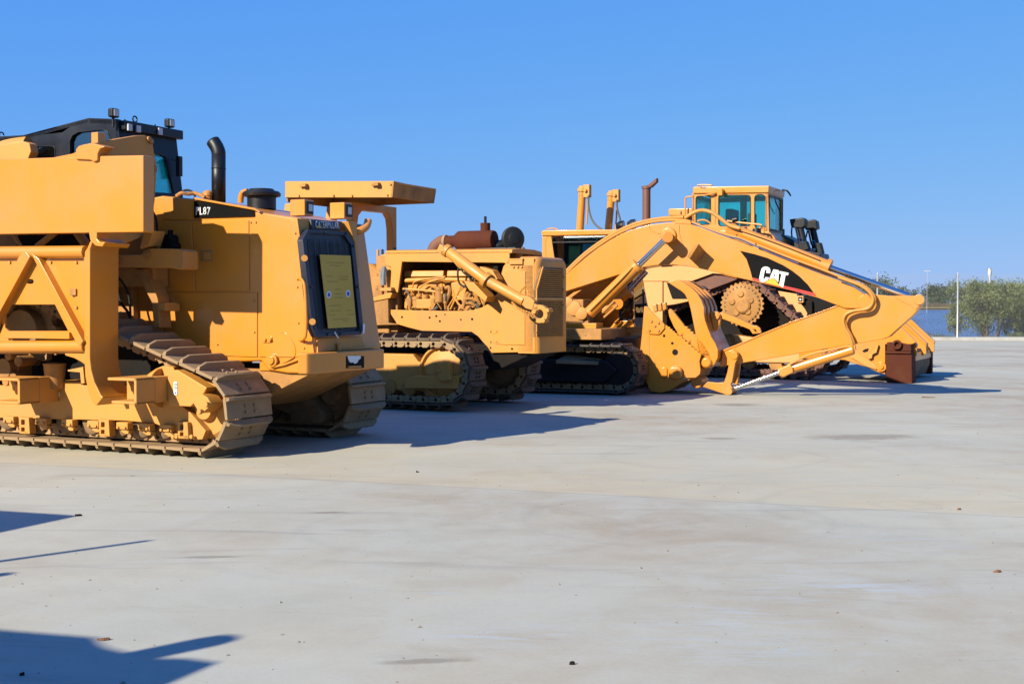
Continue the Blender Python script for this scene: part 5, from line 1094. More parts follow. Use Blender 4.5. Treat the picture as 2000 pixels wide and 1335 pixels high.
for xb, xt, yt, v in ((1132.5, 1137.5, 373, -.6), (1188, 1194.5, 382, .3)):
    b = D.s(xb, 450, v); t = D.s(xt, yt, v); d = (t-b).normalized(); b2 = b-d*.6
    o = MB().lathe([(b2, .095), (t-d*.12, .088), (t-d*.115, .094), (t, .094)], 24).build('lift_cylinder', 'yellow', R4, bevel=0)
    mb = MB().lathe([(t-d*.02, .12), (t+d*.05, .12), (t+d*.08, .085), (t+d*.12, .08)], 20); mb.box(t.x+.05, t.x+.21, v-.08, v+.06, t.z-.16, t.z+.14); mb.cyl(t+Vector((.12, -.14, .0)), t+Vector((.12, .12, 0)), .04, n=10)
    mb.build('cylinder_cap', 'yellow_dusty', o, bevel=.012)
    P = [D.s(xt+11, yt+8, v), D.s(xt+9.5, yt+40, v), D.s(xt+8, yt+66, v)]; MB().tube(P, .02, 8).build('oil_line', 'hose_y', o, bevel=0)
    if v < 0: P = [D.s(xt+12, yt+8, v-.1), D.s(xt+12, yt+30, v-.1), D.s(xt+17, yt+52, v-.1), D.s(xt+26, yt+66, v-.1), D.s(xt+38, yt+75, v-.1)]
    else: P = [D.s(xt+10, yt+8, v-.1), D.s(xt+11, yt+25, v-.1), D.s(xt+16, yt+44, v-.1), D.s(xt+22, yt+66, v-.1)]
    MB().tube(P, .024, 8, 5).build('cylinder_hose', 'hose', o, bevel=0)
# tank, side panel and fender seen behind the bucket
S('fuel_tank', 'tan', [(1235, 520), (1330, 512), (1392, 520), (1480, 540), (1392, 534), (1345, 551), (1300, 549), (1258, 549), (1240, 545)], -1.62, .3, bevel=.01)
S('side_panel', 'tan', [(1258.5, 549), (1294, 549), (1294, 640), (1250, 660), (1250, 600)], -1.60, .3, bevel=.006)
S('side_panel', 'tan', [(1296, 549), (1345, 551), (1352, 560), (1356, 590), (1345, 588), (1318, 594), (1296, 597)], -1.585, .3, bevel=.006)
S('panel_recess', 'dark_dirt_shade', [(1302, 552), (1334, 552), (1345, 583), (1313, 583)], -1.60, .03, bevel=0)
T('wire_lamp_guard', 'yellow_dirty', [(1268, 545, -1.4), (1266, 536, -1.4), (1272, 528, -1.4), (1283, 527, -1.4), (1286, 533, -1.4), (1283, 542, -1.4), (1272, 546, -1.4), (1268, 545, -1.4)], .012)
T('wire_lamp_guard', 'yellow_dirty', [(1275, 546, -1.45), (1274, 537, -1.45), (1276, 528, -1.45)], .010)
S('mud_guard', 'rust_track', [(1345, 552), (1392, 533), (1440, 545), (1420, 553), (1385, 566), (1378, 560)], -1.55, .5, bevel=.01)
S('void_shade_block', 'dark_dirt_shade', [(1300, 590), (1500, 540), (1520, 690), (1300, 700)], -.75, 1.3, bevel=.02)  # solid near-black block standing in for the shaded undercarriage
S('tail_panel', 'tan', [(1519, 568), (1556, 574), (1562, 590), (1572, 603), (1577, 612), (1574, 624), (1560, 626), (1530, 640), (1545, 625)], -.95, .2, bevel=.01)
q = D.s(1558, 615, -.95); MB().lathe([(q, .10), (q-Vector((0, .03, 0)), .09)], 20).build('tail_pin', 'tan', R4, bevel=.006)
S('tail_case', 'dark_dirt_shade', [(1556, 575), (1625, 592), (1640, 600), (1600, 612), (1578, 612)], -.8, .8, bevel=.02)
o = S('square_lamp', 'tan', rr(1557, 577.5, 1569, 591, 1.5), -1.0, .12, bevel=.008)
S('lamp_bezel', 'black', rr(1559, 579.5, 1567, 588.5, 1), -1.004, .01, parent=o, bevel=0); S('lamp_glass', 'lens', [(1563+2*cos(k*pi/6), 584.5+2.2*sin(k*pi/6)) for k in range(12)], -1.008, .01, parent=o, bevel=0)
# high sprocket and track
sc_ = D.s(1450.5, 594, -1.42); sz = sc_.z; su = sc_.x
trD = make_track(R4, [(su-2.9, .56, .47), (su+1.35, .56, .47), (su+.03, sz, .565)], -1.45, .60, .25, bar=.07, mat='rust_track', chain_mat='rust_track', chain_v=(-1.40, -1.12))
copy_tree(trD, R4, (0, 2.3, 0))
mb = MB(); lp = []
for k in range(54*2):
    a = 2*pi*k/108; r = .485 if k % 4 < 2 else .45; lp.append((su+r*cos(a), sz+r*sin(a)))
mb.prism3([(u, -1.47, z) for u, z in lp], [(u, -1.40, z) for u, z in lp]); mb.lathe([((su, -1.50, sz), .36), ((su, -1.48, sz), .41), ((su, -1.3, sz), .42)], 40)
spk = mb.build('drive_sprocket', 'yellow_dirty', R4, bevel=.004)
mb = MB().lathe([((su+.03, -1.56, sz-.03), .13), ((su+.03, -1.535, sz-.03), .17), ((su+.03, -1.49, sz-.03), .17)], 28)
for k in range(5): a = k*2*pi/5+.4; mb.lathe([((su+.22*cos(a), -1.53, sz+.22*sin(a)), .055), ((su+.22*cos(a), -1.49, sz+.22*sin(a)), .085)], 14)
mb.build('hub_cover', 'yellow_dirty', spk, bevel=.006)
mb = MB()
for k in range(27): a = k*2*pi/27; mb.cyl((su+.385*cos(a), -1.515, sz+.385*sin(a)), (su+.385*cos(a), -1.49, sz+.385*sin(a)), .018, n=6)
mb.build('hub_bolt_ring', 'mud_shade', spk, bevel=0)
copy_tree(spk, R4, (0, 2.9, 0))
mb = MB(); fr_p = [(su-2.9, .35), (su+1.3, .35), (su+1.45, .55), (su+1.2, .78), (su-.2, .95), (su-2.8, .80)]
mb.prism3([(u, -1.36, z) for u, z in fr_p], [(u, -1.0, z) for u, z in fr_p]); tfD = mb.build('track_frame', 'tan', R4, bevel=.03); copy_tree(tfD, R4, (0, 2.3, 0))
q = D.s(1421, 668, -1.45); mb = MB().lathe([(q, .16), (q-Vector((0, .02, 0)), .18), (q+Vector((0, .1, 0)), .18)], 24)
for k in range(9): a = -1+k*.35; mb.cyl(q+Vector((.15*cos(a), -.05, .15*sin(a))), q+Vector((.15*cos(a), 0, .15*sin(a))), .018, n=6)
mb.build('pivot_cap', 'yellow_dirty', R4, bevel=.004)
for rx in range(6):
    c = Vector((su-2.3+rx*.6, -1.2, .33)); MB().lathe([(c+Vector((0, -.12, 0)), .14), (c+Vector((0, .12, 0)), .14)], 20).build('track_roller', 'yellow_dirty', R4, bevel=.006)
MB().box(su-3.2, su+1.4, -.9, .9, .6, 1.7).build('main_frame', 'dark_dirt_shade', R4, bevel=.03)
# push arm, tilt rod and blade beyond
pu = D.s(1190, 655, -1.9)
mb = MB(); mb.tube([D.s(1152, 668, -1.5), D.s(1165, 660, -1.5), D.s(1185, 655, -1.5), D.s(1232, 654, -1.5)], .17, 16, 3, rfun=lambda t: .6+.4*min(1, t*3)); mb.build('push_arm', 'mud_shade', R4, bevel=0)
MB().cyl(D.s(1238, 672, -1.45), D.s(1248, 648, -1.45), .10, n=20).build('tilt_rod', 'chrome', R4, bevel=0)
S('push_arm_bracket', 'yellow_dirty', [(1226, 648), (1234, 645), (1238, 646), (1240, 668), (1226, 664)], -1.5, .2, bevel=.01)
mb = MB(); ub = bu0-1.2; pr = []
for k in range(9): a = radians(-50+k*100/8); pr.append((ub-1.0+1.0*cos(a)*.45+.6, .95+1.0*sin(a)))
lp = pr+[(u+.06, z) for u, z in pr[::-1]]
mb.prism3([(u, -2.0, z) for u, z in lp], [(u, 2.0, z) for u, z in lp]); mb.build('blade', 'yellow_dirty', R4, bevel=.01)
# black ripper cylinders standing up behind the cab
for i, (capp, top, bot, yk, v) in enumerate((([(1541.5, 428), (1558, 426), (1568, 424.5), (1573, 428), (1573, 440), (1566, 446), (1545, 444)], (1562, 440), (1570, 474), [(1558, 472), (1574, 470), (1580, 486), (1566, 492), (1559, 482)], .2), ([(1573, 431), (1588, 428), (1595, 431), (1597, 446), (1590, 449), (1572, 449)], (1587, 446), (1594, 476), [(1584, 476), (1601, 473), (1606.5, 494), (1596, 500), (1586, 492)], .75))):
    o = S('ripper_cylinder', 'black', capp, v-.1, .26, bevel=.025)
    a, b = D.s(*top, v), D.s(*bot, v); MB().cyl(a, b+(b-a)*.8, .075, n=20).build('barrel', 'black', o, bevel=0)
    mb = MB(); D.side(mb, yk, v-.12, .26); mb.build('yoke', 'rubber', o, bevel=.02)
    e = D.s(top[0]-8, top[1]+4, v-.1); f = D.s(bot[0]-9, bot[1]+2, v-.1); MB().tube([e, (e+f)/2, f], .022, 8).build('oil_line', 'black', o, bevel=0)
    mb = MB(); g1, g2 = D.s(top[0]-2, top[1]+24, v-.14), D.s(top[0]+4, top[1]+34, v-.14); mb.tube([g1, g1+Vector((.06, 0, 0)), g2+Vector((.04, 0, 0)), g2-Vector((.03, 0, 0)), g1], .008, 5); mb.build('valve_clip', 'chrome', o, bevel=0)
    P = [D.s(top[0]-15, top[1]+2, v-.12), D.s(top[0]-16, top[1]+14, v-.12), D.s(top[0]-15+i*0, top[1]+24, v-.12)] if i == 0 else [D.s(top[0]-10, top[1]+4, v-.12), D.s(top[0]-13, top[1]+18, v-.12), D.s(top[0]-18, top[1]+28, v-.12)]
    MB().tube(P, .018, 8, 4).build('cylinder_hose', 'grille', o, bevel=0)
S('cylinder_label', 'lens', [(1586, 486), (1592, 484), (1593, 489), (1587, 491)], .60, .01, bevel=0)
S('ripper_tower', 'black', [(1566, 488), (1602, 494), (1612, 560), (1560, 560)], .1, .9, bevel=.02)
# ripper: ribbed sloping frame, rusty shank block, caked beam
rv = -1.5
arm = [(1610, 660), (1665, 655), (1700, 640), (1740, 632), (1762, 640), (1790, 668), (1781, 672), (1729, 672), (1729, 731), (1716, 727), (1690, 716), (1650, 703), (1612, 700), (1560, 700), (1560, 680)]
S('ripper_side_plate', 'yellow', arm, rv+.10, .10, bevel=.012)
vr = 1.4
e0, e1 = D.s(1744, 628, rv+.2), D.s(1790, 674, rv+.2); zl_ = D.s(1785, 690, rv+.2).z; uL = D.s(1650, 640, rv+.2).x
for v in (rv+.25, rv+1.55, rv+2.78):
    pl_ = [(uL, e0.z+.05), (e0.x-.25, e0.z+.06), (e0.x, e0.z), (e1.x, e1.z), (e1.x, zl_-.05), (e1.x-.5, .30), (uL, .55)]
    fn = MB().prism3([(u, v, z) for u, z in pl_], [(u, v+.06, z) for u, z in pl_]).build('frame_fin', 'yellow', R4, bevel=.008)
    cp = [(e0.x-.02, e0.z+.02), (e1.x+.01, e1.z+.02), (e1.x+.01, e1.z-.04), (e0.x-.04, e0.z-.05)]
    MB().prism3([(u, v-.04, z) for u, z in cp], [(u, v+.10, z) for u, z in cp]).build('fin_flange', 'yellow', fn, bevel=.006)
MB().box(uL, e1.x-.08, rv+.3, vr, .42, zl_).build('ripper_frame', 'yellow', R4, bevel=.02)
S('lower_link', 'yellow_dusty', [(1660, 684), (1672, 688), (1712, 712), (1712, 722), (1690, 715), (1662, 698)], rv+.06, .14, bevel=.01)
S('lock_lever', 'yellow_dusty', [(1694, 699), (1699, 690), (1707, 684), (1713, 672), (1716, 673), (1712, 688), (1704, 692), (1703, 699), (1698, 701)], rv+.02, .06, bevel=.008)
S('frame_slot', 'dark_dirt_shade', [(1684, 685), (1690, 681), (1697, 680), (1695, 686), (1687, 688)], rv+.095, .02, bevel=0)
q = D.s(1722, 716, rv+.1); MB().lathe([(q, .11), (q-Vector((0, .05, 0)), .10), (q-Vector((0, .05, 0)), .05), (q-Vector((0, .08, 0)), .05)], 20).build('frame_pin', 'yellow', R4, bevel=.006)
bl = S('shank_block', 'rust', [(1729, 688), (1777, 689.5), (1781, 691), (1781.5, 749), (1731, 746)], rv-.12, .5, bevel=.015)
S('block_collar', 'rust', [(1728, 685), (1779, 686.5), (1779.5, 691), (1728, 690)], rv-.16, .58, parent=bl, bevel=.012)
S('block_top', 'rust', [(1732, 668), (1752, 667.5), (1757, 669), (1779, 674), (1780, 686), (1731, 685)], rv-.08, .42, parent=bl, bevel=.015)
q = D.s(1752, 673, rv-.12); MB().tube([q+Vector((.075*cos(a), 0, .075*sin(a))) for a in [k*pi/10 for k in range(21)]], .028, 10).build('lifting_eye', 'rust', bl, bevel=0)
b0, b1 = D.s(1783, 683, rv+.3), D.s(1783, 747, rv+.3)
mb = MB()
mb.prism3([(b0.x-.5, rv+.38, .12), (b0.x-.10, rv+.38, .06), (b0.x-.02, rv+.38, .30), (b0.x-.02, rv+.38, b0.z), (b0.x-.5, rv+.38, b0.z)], [(b0.x-.5, vr+.1, .12), (b0.x-.10, vr+.1, .06), (b0.x-.02, vr+.1, .30), (b0.x-.02, vr+.1, b0.z), (b0.x-.5, vr+.1, b0.z)])
mb.build('ripper_beam', 'mud_shade', R4, bevel=.02)
MB().box(b0.x-.3, b0.x+.02, vr, vr+.2, .05, b0.z+.07).build('shank_block', 'rust', R4, bevel=.02)
q = D.f(1802, 676, b0.x-.1); MB().cyl((q.x, q.y, q.z-.15), (q.x, q.y, q.z+.08), .12, n=20).build('shank_pin', 'yellow_dusty', R4, bevel=.01)
# ================================================================ a machine parked left of the photographer (only its shadows reach the picture)
K = Vector((cos(SUN_AZ), sin(SUN_AZ), 0))/tan(SUN_EL)
def caster(px, py, h): g = ground(px, py); return Vector((g.x, g.y, 0))-K*h+Vector((0, 0, h))
R0 = empty('bulldozer', (-6.9, 2.0, 0), radians(-12)); tag(R0, 'yellow bulldozer parked beyond the left edge of the view, known by its shadow', 'bulldozer')
inv = Matrix.Rotation(radians(12), 4, 'Z') @ Matrix.Translation((6.9, -2.0, 0))
L0 = lambda p: inv @ Vector(p)
roof = [caster(x, y, 3.0) for x, y in ((0, 1228), (190, 1243), (200, 1256), (216, 1264), (270, 1276), (305, 1283), (372, 1284), (432, 1292))]
roof = [L0(p) for p in roof]; a = L0(caster(330, 1336, 3.0)); roof += [a, a+Vector((-.5, -.9, 0)), a+Vector((-2.2, -.9, 0)), roof[0]+Vector((-1.3, .2, 0))]
MB().prism3([p-Vector((0, 0, .07)) for p in roof], roof).build('cab_roof', 'navy', R0, bevel=.01)
t = L0(caster(437, 1246, 3.0)); MB().tube([t-Vector((0, 0, 1.1)), t-Vector((0, 0, .06)), t], .095, 16, rfun=lambda s: 1 if s < .9 else .8).build('exhaust_stack', 'black', R0, bevel=0)
t = L0(caster(290, 1055, 3.3)); MB().cyl((t.x, t.y, .9), t, .045, .03, n=8).build('antenna', 'black', R0, bevel=0)
tri = [L0(caster(x, y, 2.5)) for x, y in ((0, 996), (158, 1006), (0, 1040))]
tri = [tri[0], tri[1], tri[2], tri[2]+Vector((-1.6, -.9, 0)), tri[0]+Vector((-1.8, .6, 0))]
MB().prism3([p-Vector((0, 0, .08)) for p in tri], tri).build('guard_plate', 'yellow', R0, bevel=.01)
t = L0(caster(12, 1120, 2.6)); MB().cyl((t.x, t.y, .9), t, .05, n=8).build('grab_post', 'yellow', R0, bevel=0)
mb = MB().box(-2.6, .35, -1.0, 4.6, .7, 1.5); mb.build('hull', 'yellow', R0, bevel=.05)
MB().box(-1.2, .9, -.5, .9, 1.3, 1.95).build('hood', 'yellow', R0, bevel=.05)
MB().box(-1.9, -.3, -.75, .3, 1.4, 2.9).build('cab', 'navy', R0, bevel=.04)
MB().box(-2.4, -1.9, 3.4, 3.9, 1.4, 2.45).build('guard_mast', 'yellow', R0, bevel=.03)
t1 = make_track(R0, [(-2.6, .50, .43), (.35, .50, .43)], -1.6, .6, .24, mat='steel', chain_mat='steel')
copy_tree(t1, R0, (0, 5.6, 0))
# ================================================================ setting
def concrete():
    m, nt, b = newmat('weathered_concrete')
    tc = N(nt, 'ShaderNodeTexCoord'); P = tc.outputs['Object']
    def ns(scale, det=8, rough=.6, dist=0, vec=None, mul=None):
        n = N(nt, 'ShaderNodeTexNoise'); n.inputs['Scale'].default_value = scale; n.inputs['Detail'].default_value = det; n.inputs['Roughness'].default_value = rough; n.inputs['Distortion'].default_value = dist
        if mul:
            mp = N(nt, 'ShaderNodeMapping'); mp.inputs['Scale'].default_value = mul; mp.inputs['Rotation'].default_value = (0, 0, .35); nt.links.new(P, mp.inputs[0]); nt.links.new(mp.outputs[0], n.inputs[0])
        else: nt.links.new(P, n.inputs[0])
        return n.outputs[0]
    base = ramp(nt, ns(.33, 10, .6), [(.32, (.45, .455, .40)), (.5, (.525, .52, .45)), (.68, (.61, .60, .51))]).outputs[0]
    c = mixc(nt, ramp(nt, ns(.16, 8, .65), [(.46, (0,)*3), (.62, (.8,)*3)]).outputs[0], base, (.40, .335, .255))       # sandy patches
    c = mixc(nt, ramp(nt, ns(1.1, 9, .7, .6), [(.45, (0,)*3), (.60, (.55,)*3)]).outputs[0], c, (.53, .54, .50))       # chalky laitance
    c = mixc(nt, ramp(nt, ns(.5, 10, .7, 1.5, mul=(.6, 3.2, 1)), [(.54, (0,)*3), (.68, (.6,)*3)]).outputs[0], c, (.33, .32, .29))     # long scuffs
    c = mixc(nt, ramp(nt, ns(1.2, 12, .8, 2.5, mul=(.35, 6, 1)), [(.62, (0,)*3), (.67, (.55,)*3)]).outputs[0], c, (.29, .28, .26))
    c2 = mixc(nt, 1.0, c, ramp(nt, ns(38, 4, .7), [(.3, (.93,)*3), (.7, (1.0,)*3)]).outputs[0], 'MULTIPLY')
    c2 = mixc(nt, ramp(nt, ns(14, 4, .6), [(.72, (0,)*3), (.75, (.5,)*3)]).outputs[0], c2, (.20, .18, .16))            # dark specks
    # oil stains at fixed spots
    for sx, sy, rx, ry, rot in STAINS:
        mp = N(nt, 'ShaderNodeMapping', vector_type='TEXTURE'); mp.inputs['Location'].default_value = (sx, sy, 0); mp.inputs['Scale'].default_value = (rx, ry, 1); mp.inputs['Rotation'].default_value = (0, 0, rot)
        nt.links.new(P, mp.inputs[0])
        ln = N(nt, 'ShaderNodeVectorMath', operation='LENGTH'); nt.links.new(mp.outputs[0], ln.inputs[0])
        ad = N(nt, 'ShaderNodeMath', operation='ADD'); nt.links.new(ln.outputs['Value'], ad.inputs[0]); nt.links.new(ns(1.6, 8, .7, 1), ad.inputs[1])
        c2 = mixc(nt, ramp(nt, ad.outputs[0], [(.75, (.6,)*3), (1.25, (0,)*3)]).outputs[0] if False else ramp(nt, ad.outputs[0], [(.72, (.55,)*3), (1.0, (0,)*3)]).outputs[0], c2, (.19, .165, .125))
    # the long construction joint with sandy dust swept up behind it
    ja, jb = ground(600, 935), ground(1930, 1006); jr = atan2(jb.y-ja.y, jb.x-ja.x)
    mp = N(nt, 'ShaderNodeMapping', vector_type='TEXTURE'); mp.inputs['Location'].default_value = (ja.x, ja.y, 0); mp.inputs['Rotation'].default_value = (0, 0, jr); nt.links.new(P, mp.inputs[0])
    sp = N(nt, 'ShaderNodeSeparateXYZ'); nt.links.new(mp.outputs[0], sp.inputs[0])
    def mth(op, *a):
        n = N(nt, 'ShaderNodeMath', operation=op)
        for i, v in enumerate(a):
            if isinstance(v, (int, float)): n.inputs[i].default_value = v
            else: nt.links.new(v, n.inputs[i])
        return n.outputs[0]
    wob = mth('MULTIPLY_ADD', ns(1.3, 6, .7), 2.6, mth('MULTIPLY', sp.outputs[1], 1.))
    band = mth('MULTIPLY', ramp(nt, mth('MULTIPLY', sp.outputs[1], .1), [(0, (0,)*3), (.004, (1,)*3)]).outputs[0], ramp(nt, mth('MULTIPLY', wob, .1), [(.14, (1,)*3), (.62, (.12,)*3), (1., (0,)*3)]).outputs[0])
    c2 = mixc(nt, mth('MULTIPLY', band, mth('MULTIPLY_ADD', ns(.9, 7, .7), 1.5, -.3)), c2, (.60, .52, .36))
    for off, amt in ((0, .5), (-9.3, .25), (14., .3)):
        d = mth('ABSOLUTE', mth('SUBTRACT', sp.outputs[1], off))
        c2 = mixc(nt, mth('MULTIPLY', mth('LESS_THAN', d, .008), amt), c2, (.2, .19, .17))
    for off in (-4.2, 9.6):
        d = mth('ABSOLUTE', mth('SUBTRACT', sp.outputs[0], off)); c2 = mixc(nt, mth('MULTIPLY', mth('LESS_THAN', d, .006), .16), c2, (.2, .19, .17))
    # arcs scuffed by turning tracks, chalky blue streaks
    for sx, sy in ((1000, 1040), (1500, 1010), (560, 1060), (1180, 905)):
        g2 = ground(sx, sy); m3 = N(nt, 'ShaderNodeMapping', vector_type='TEXTURE'); m3.inputs['Location'].default_value = (g2.x+1.2, g2.y+.6, 0); nt.links.new(P, m3.inputs[0])
        l3 = N(nt, 'ShaderNodeVectorMath', operation='LENGTH'); nt.links.new(m3.outputs[0], l3.inputs[0])
        wv = mth('ABSOLUTE', mth('SUBTRACT', mth('FRACT', mth('MULTIPLY_ADD', ns(.8, 4), .5, mth('MULTIPLY', l3.outputs['Value'], 1.1))), .5))
        fade = ramp(nt, mth('MULTIPLY', l3.outputs['Value'], .3), [(.35, (1,)*3), (.9, (0,)*3)]).outputs[0]
        c2 = mixc(nt, mth('MULTIPLY', mth('MULTIPLY', ramp(nt, wv, [(.0, (1,)*3), (.09, (0,)*3)]).outputs[0], fade), mth('MULTIPLY', ns(2.2, 6, .7), .22)), c2, (.24, .25, .25))
    for sx, sy, rx, ry in ((1390, 1205, .7, .35), (1620, 1145, .9, .6), (1770, 1055, .7, .4), (1480, 1260, .8, .4), (980, 1240, .5, .3), (830, 1150, .5, .2)):
        g2 = ground(sx, sy); m3 = N(nt, 'ShaderNodeMapping', vector_type='TEXTURE'); m3.inputs['Location'].default_value = (g2.x, g2.y, 0); m3.inputs['Scale'].default_value = (rx, ry, 1); nt.links.new(P, m3.inputs[0])
        l3 = N(nt, 'ShaderNodeVectorMath', operation='LENGTH'); nt.links.new(m3.outputs[0], l3.inputs[0])
        fade = ramp(nt, l3.outputs['Value'], [(.3, (1,)*3), (1., (0,)*3)]).outputs[0]
        c2 = mixc(nt, mth('MULTIPLY', fade, ramp(nt, ns(2.4, 8, .75, 1., mul=(.7, 4, 1)), [(.5, (0,)*3), (.62, (.75,)*3)]).outputs[0]), c2, (.48, .54, .60))
        c2 = mixc(nt, mth('MULTIPLY', fade, ramp(nt, ns(3.1, 9, .8, 2., mul=(.5, 6, 1)), [(.60, (0,)*3), (.66, (.6,)*3)]).outputs[0]), c2, (.20, .24, .33))
    c2 = mixc(nt, 1., c2, (.66, .655, .605), 'MULTIPLY')
    nt.links.new(c2, b.inputs['Base Color']); b.inputs['Roughness'].default_value = .85; b.inputs['Specular IOR Level'].default_value = .25
    bp = N(nt, 'ShaderNodeBump'); bp.inputs['Strength'].default_value = .18; bp.inputs['Distance'].default_value = .005; nt.links.new(ns(22, 8, .75), bp.inputs['Height']); nt.links.new(bp.outputs[0], b.inputs['Normal'])
    return m
STAINS = []
for (x, y, rx, ry) in ((1690, 853, 1.7, .75), (1440, 790, .8, .7), (640, 1000, .35, .12), (400, 1087, .6, .10), (830, 1290, .5, .1), (1400, 856, .6, .3)):
    g_ = ground(x, y); STAINS.append((g_.x, g_.y, rx, ry, .1))
MAT['concrete'] = concrete()
KY = 58.0
mb = MB().prism3([(-90, -25, -.3), (110, -25, -.3), (110, KY, -.3), (-90, KY, -.3)], [(-90, -25, 0), (110, -25, 0), (110, KY, 0), (-90, KY, 0)])
tag(mb.build('concrete_yard', 'concrete', bevel=0, smooth=0), kind='structure')
MAT['kerb'] = surf('pale_kerb_concrete', (.50, .49, .45), (.33, .31, .27), rough=.85, dirt_amt=.7, scale=1.5, fine=9, bump=.2)
mb = MB()
for k in range(-30, 37): mb.box(k*3.0, k*3.0+2.985, KY-.01, KY+.30, -.25, .165+.004*sin(k*7.1))
tag(mb.build('kerb', 'kerb', bevel=.015), kind='structure')
MAT['soil'] = surf('grassy_soil', (.11, .11, .05), (.20, .15, .09), rough=.95, dirt_amt=.9, scale=.8, fine=3, bump=.4)
mb = MB().prism3([(-900, -300, -3.5), (1200, -300, -3.5), (1200, KY+9, -3.5), (-900, KY+9, -3.5)], [(-900, -300, -.12), (1200, -300, -.12), (1200, KY+6, -.12), (-900, KY+6, -.12)])
tag(mb.build('ground', 'soil', bevel=0, smooth=0), kind='structure')
# water: small wind ripples over a dark blue bay
m, nt, b = newmat('bay_water'); b.inputs['Base Color'].default_value = (.015, .06, .16, 1); b.inputs['Roughness'].default_value = .16; b.inputs['IOR'].default_value = 1.33; b.inputs['Specular IOR Level'].default_value = .35
tc = N(nt, 'ShaderNodeTexCoord'); mp = N(nt, 'ShaderNodeMapping'); mp.inputs['Scale'].default_value = (.35, 1, 1); nt.links.new(tc.outputs['Object'], mp.inputs[0])
n1 = N(nt, 'ShaderNodeTexNoise'); n1.inputs['Scale'].default_value = .9; n1.inputs['Detail'].default_value = 8; n1.inputs['Roughness'].default_value = .65; nt.links.new(mp.outputs[0], n1.inputs[0])
bp = N(nt, 'ShaderNodeBump'); bp.inputs['Strength'].default_value = 1.; bp.inputs['Distance'].default_value = .5; nt.links.new(n1.outputs[0], bp.inputs['Height']); nt.links.new(bp.outputs[0], b.inputs['Normal'])
n2 = N(nt, 'ShaderNodeTexNoise'); n2.inputs['Scale'].default_value = .02; n2.inputs['Detail'].default_value = 6; nt.links.new(mp.outputs[0], n2.inputs[0])
nt.links.new(ramp(nt, n2.outputs[0], [(.4, (.008, .035, .13)), (.65, (.016, .06, .19))]).outputs[0], b.inputs['Base Color'])
MAT['water'] = m
mb = MB().add([(-2500, KY+5, -.8), (3500, KY+5, -.8), (3500, 4500, -.8), (-2500, 4500, -.8)], [(0, 1, 2, 3)])
tag(mb.build('bay_water', 'water', bevel=0, smooth=0), kind='structure')
MAT['land'] = surf('far_shore_land', (.10, .10, .05), (.16, .13, .07), rough=.95, dirt_amt=.6, scale=.02, fine=.3)
mb = MB().prism3([(-1500, 700, -2), (2200, 640, -2), (2200, 2600, -2), (-1500, 2600, -2)], [(-1500, 705, .2), (2200, 645, .2), (2200, 2600, 3), (-1500, 2600, 3)])
tag(mb.build('far_shore', 'land', bevel=0, smooth=0), kind='structure')
mb = MB().prism3([(-900, 62, -2), (16.6, 62, -2), (30, 100, -2), (58, 200, -2), (88, 300, -2), (60, 420, -2), (-900, 520, -2)], [(-900, 63, .1), (16.4, 63, -.6), (29, 100, -.3), (56, 200, .1), (86, 300, .1), (58, 418, .1), (-900, 518, .1)])
tag(mb.build('near_shore', 'soil', bevel=0, smooth=0), kind='structure')
def foliage(name, cols, rough=.7, trans=.25):
    m, nt, b = newmat(name)
    oi = N(nt, 'ShaderNodeNewGeometry'); tc = N(nt, 'ShaderNodeTexCoord')
    n = N(nt, 'ShaderNodeTexNoise'); n.inputs['Scale'].default_value = cols[-1]; n.inputs['Detail'].default_value = 4; nt.links.new(tc.outputs['Object'], n.inputs[0])
    ad = N(nt, 'ShaderNodeMath', operation='MULTIPLY_ADD'); nt.links.new(oi.outputs['Random Per Island'], ad.inputs[0]); ad.inputs[1].default_value = .45; nt.links.new(n.outputs[0], ad.inputs[2])
    c = ramp(nt, ad.outputs[0], [(.45, tuple(v*.75 for v in cols[0])), (.7, tuple(v*.75 for v in cols[1])), (.95, tuple(v*.75 for v in cols[2]))]).outputs[0]
    nt.links.new(c, b.inputs['Base Color']); b.inputs['Roughness'].default_value = rough; b.inputs['Specular IOR Level'].default_value = .2
    tr = N(nt, 'ShaderNodeBsdfTranslucent'); nt.links.new(c, tr.inputs[0]); mx = N(nt, 'ShaderNodeMixShader'); mx.inputs[0].default_value = trans
    nt.links.new(b.outputs[0], mx.inputs[1]); nt.links.new(tr.outputs[0], mx.inputs[2]); nt.links.new(mx.outputs[0], nt.nodes['Material Output'].inputs[0])
    return m
MAT['far_leaf'] = foliage('far_wood_foliage', [(.025, .05, .022), (.05, .085, .035), (.11, .11, .05), .03])
MAT['marsh'] = foliage('marsh_grass_blades', [(.42, .29, .14), (.52, .38, .19), (.32, .28, .12), .05], trans=.1)
MAT['leaf'] = foliage('bush_leaves', [(.085, .115, .035), (.16, .205, .07), (.32, .36, .15), .9])
MAT['pine'] = foliage('pine_needles', [(.04, .07, .028), (.08, .12, .045), (.15, .18, .075), .5])
MAT['bark'] = surf('grey_bark', (.15, .11, .085), (.07, .05, .04), rough=.9, scale=6, dirt_amt=.7, bump=.4)
def leafquad(mb, p, s, rnd):
    n = Vector((rnd.gauss(0, 1), rnd.gauss(0, 1), rnd.gauss(0, 1)+.3)).normalized(); u = n.orthogonal().normalized()
    u = Matrix.Rotation(rnd.uniform(0, 6.28), 3, n) @ u; w = n.cross(u); a, b_ = s*rnd.uniform(.7, 1.3), s*rnd.uniform(.35, .6)
    mb.add([p-u*a, p-w*b_, p+u*a, p+w*b_], [(0, 1, 2, 3)])
rnd = random.Random(21)
mb = MB()
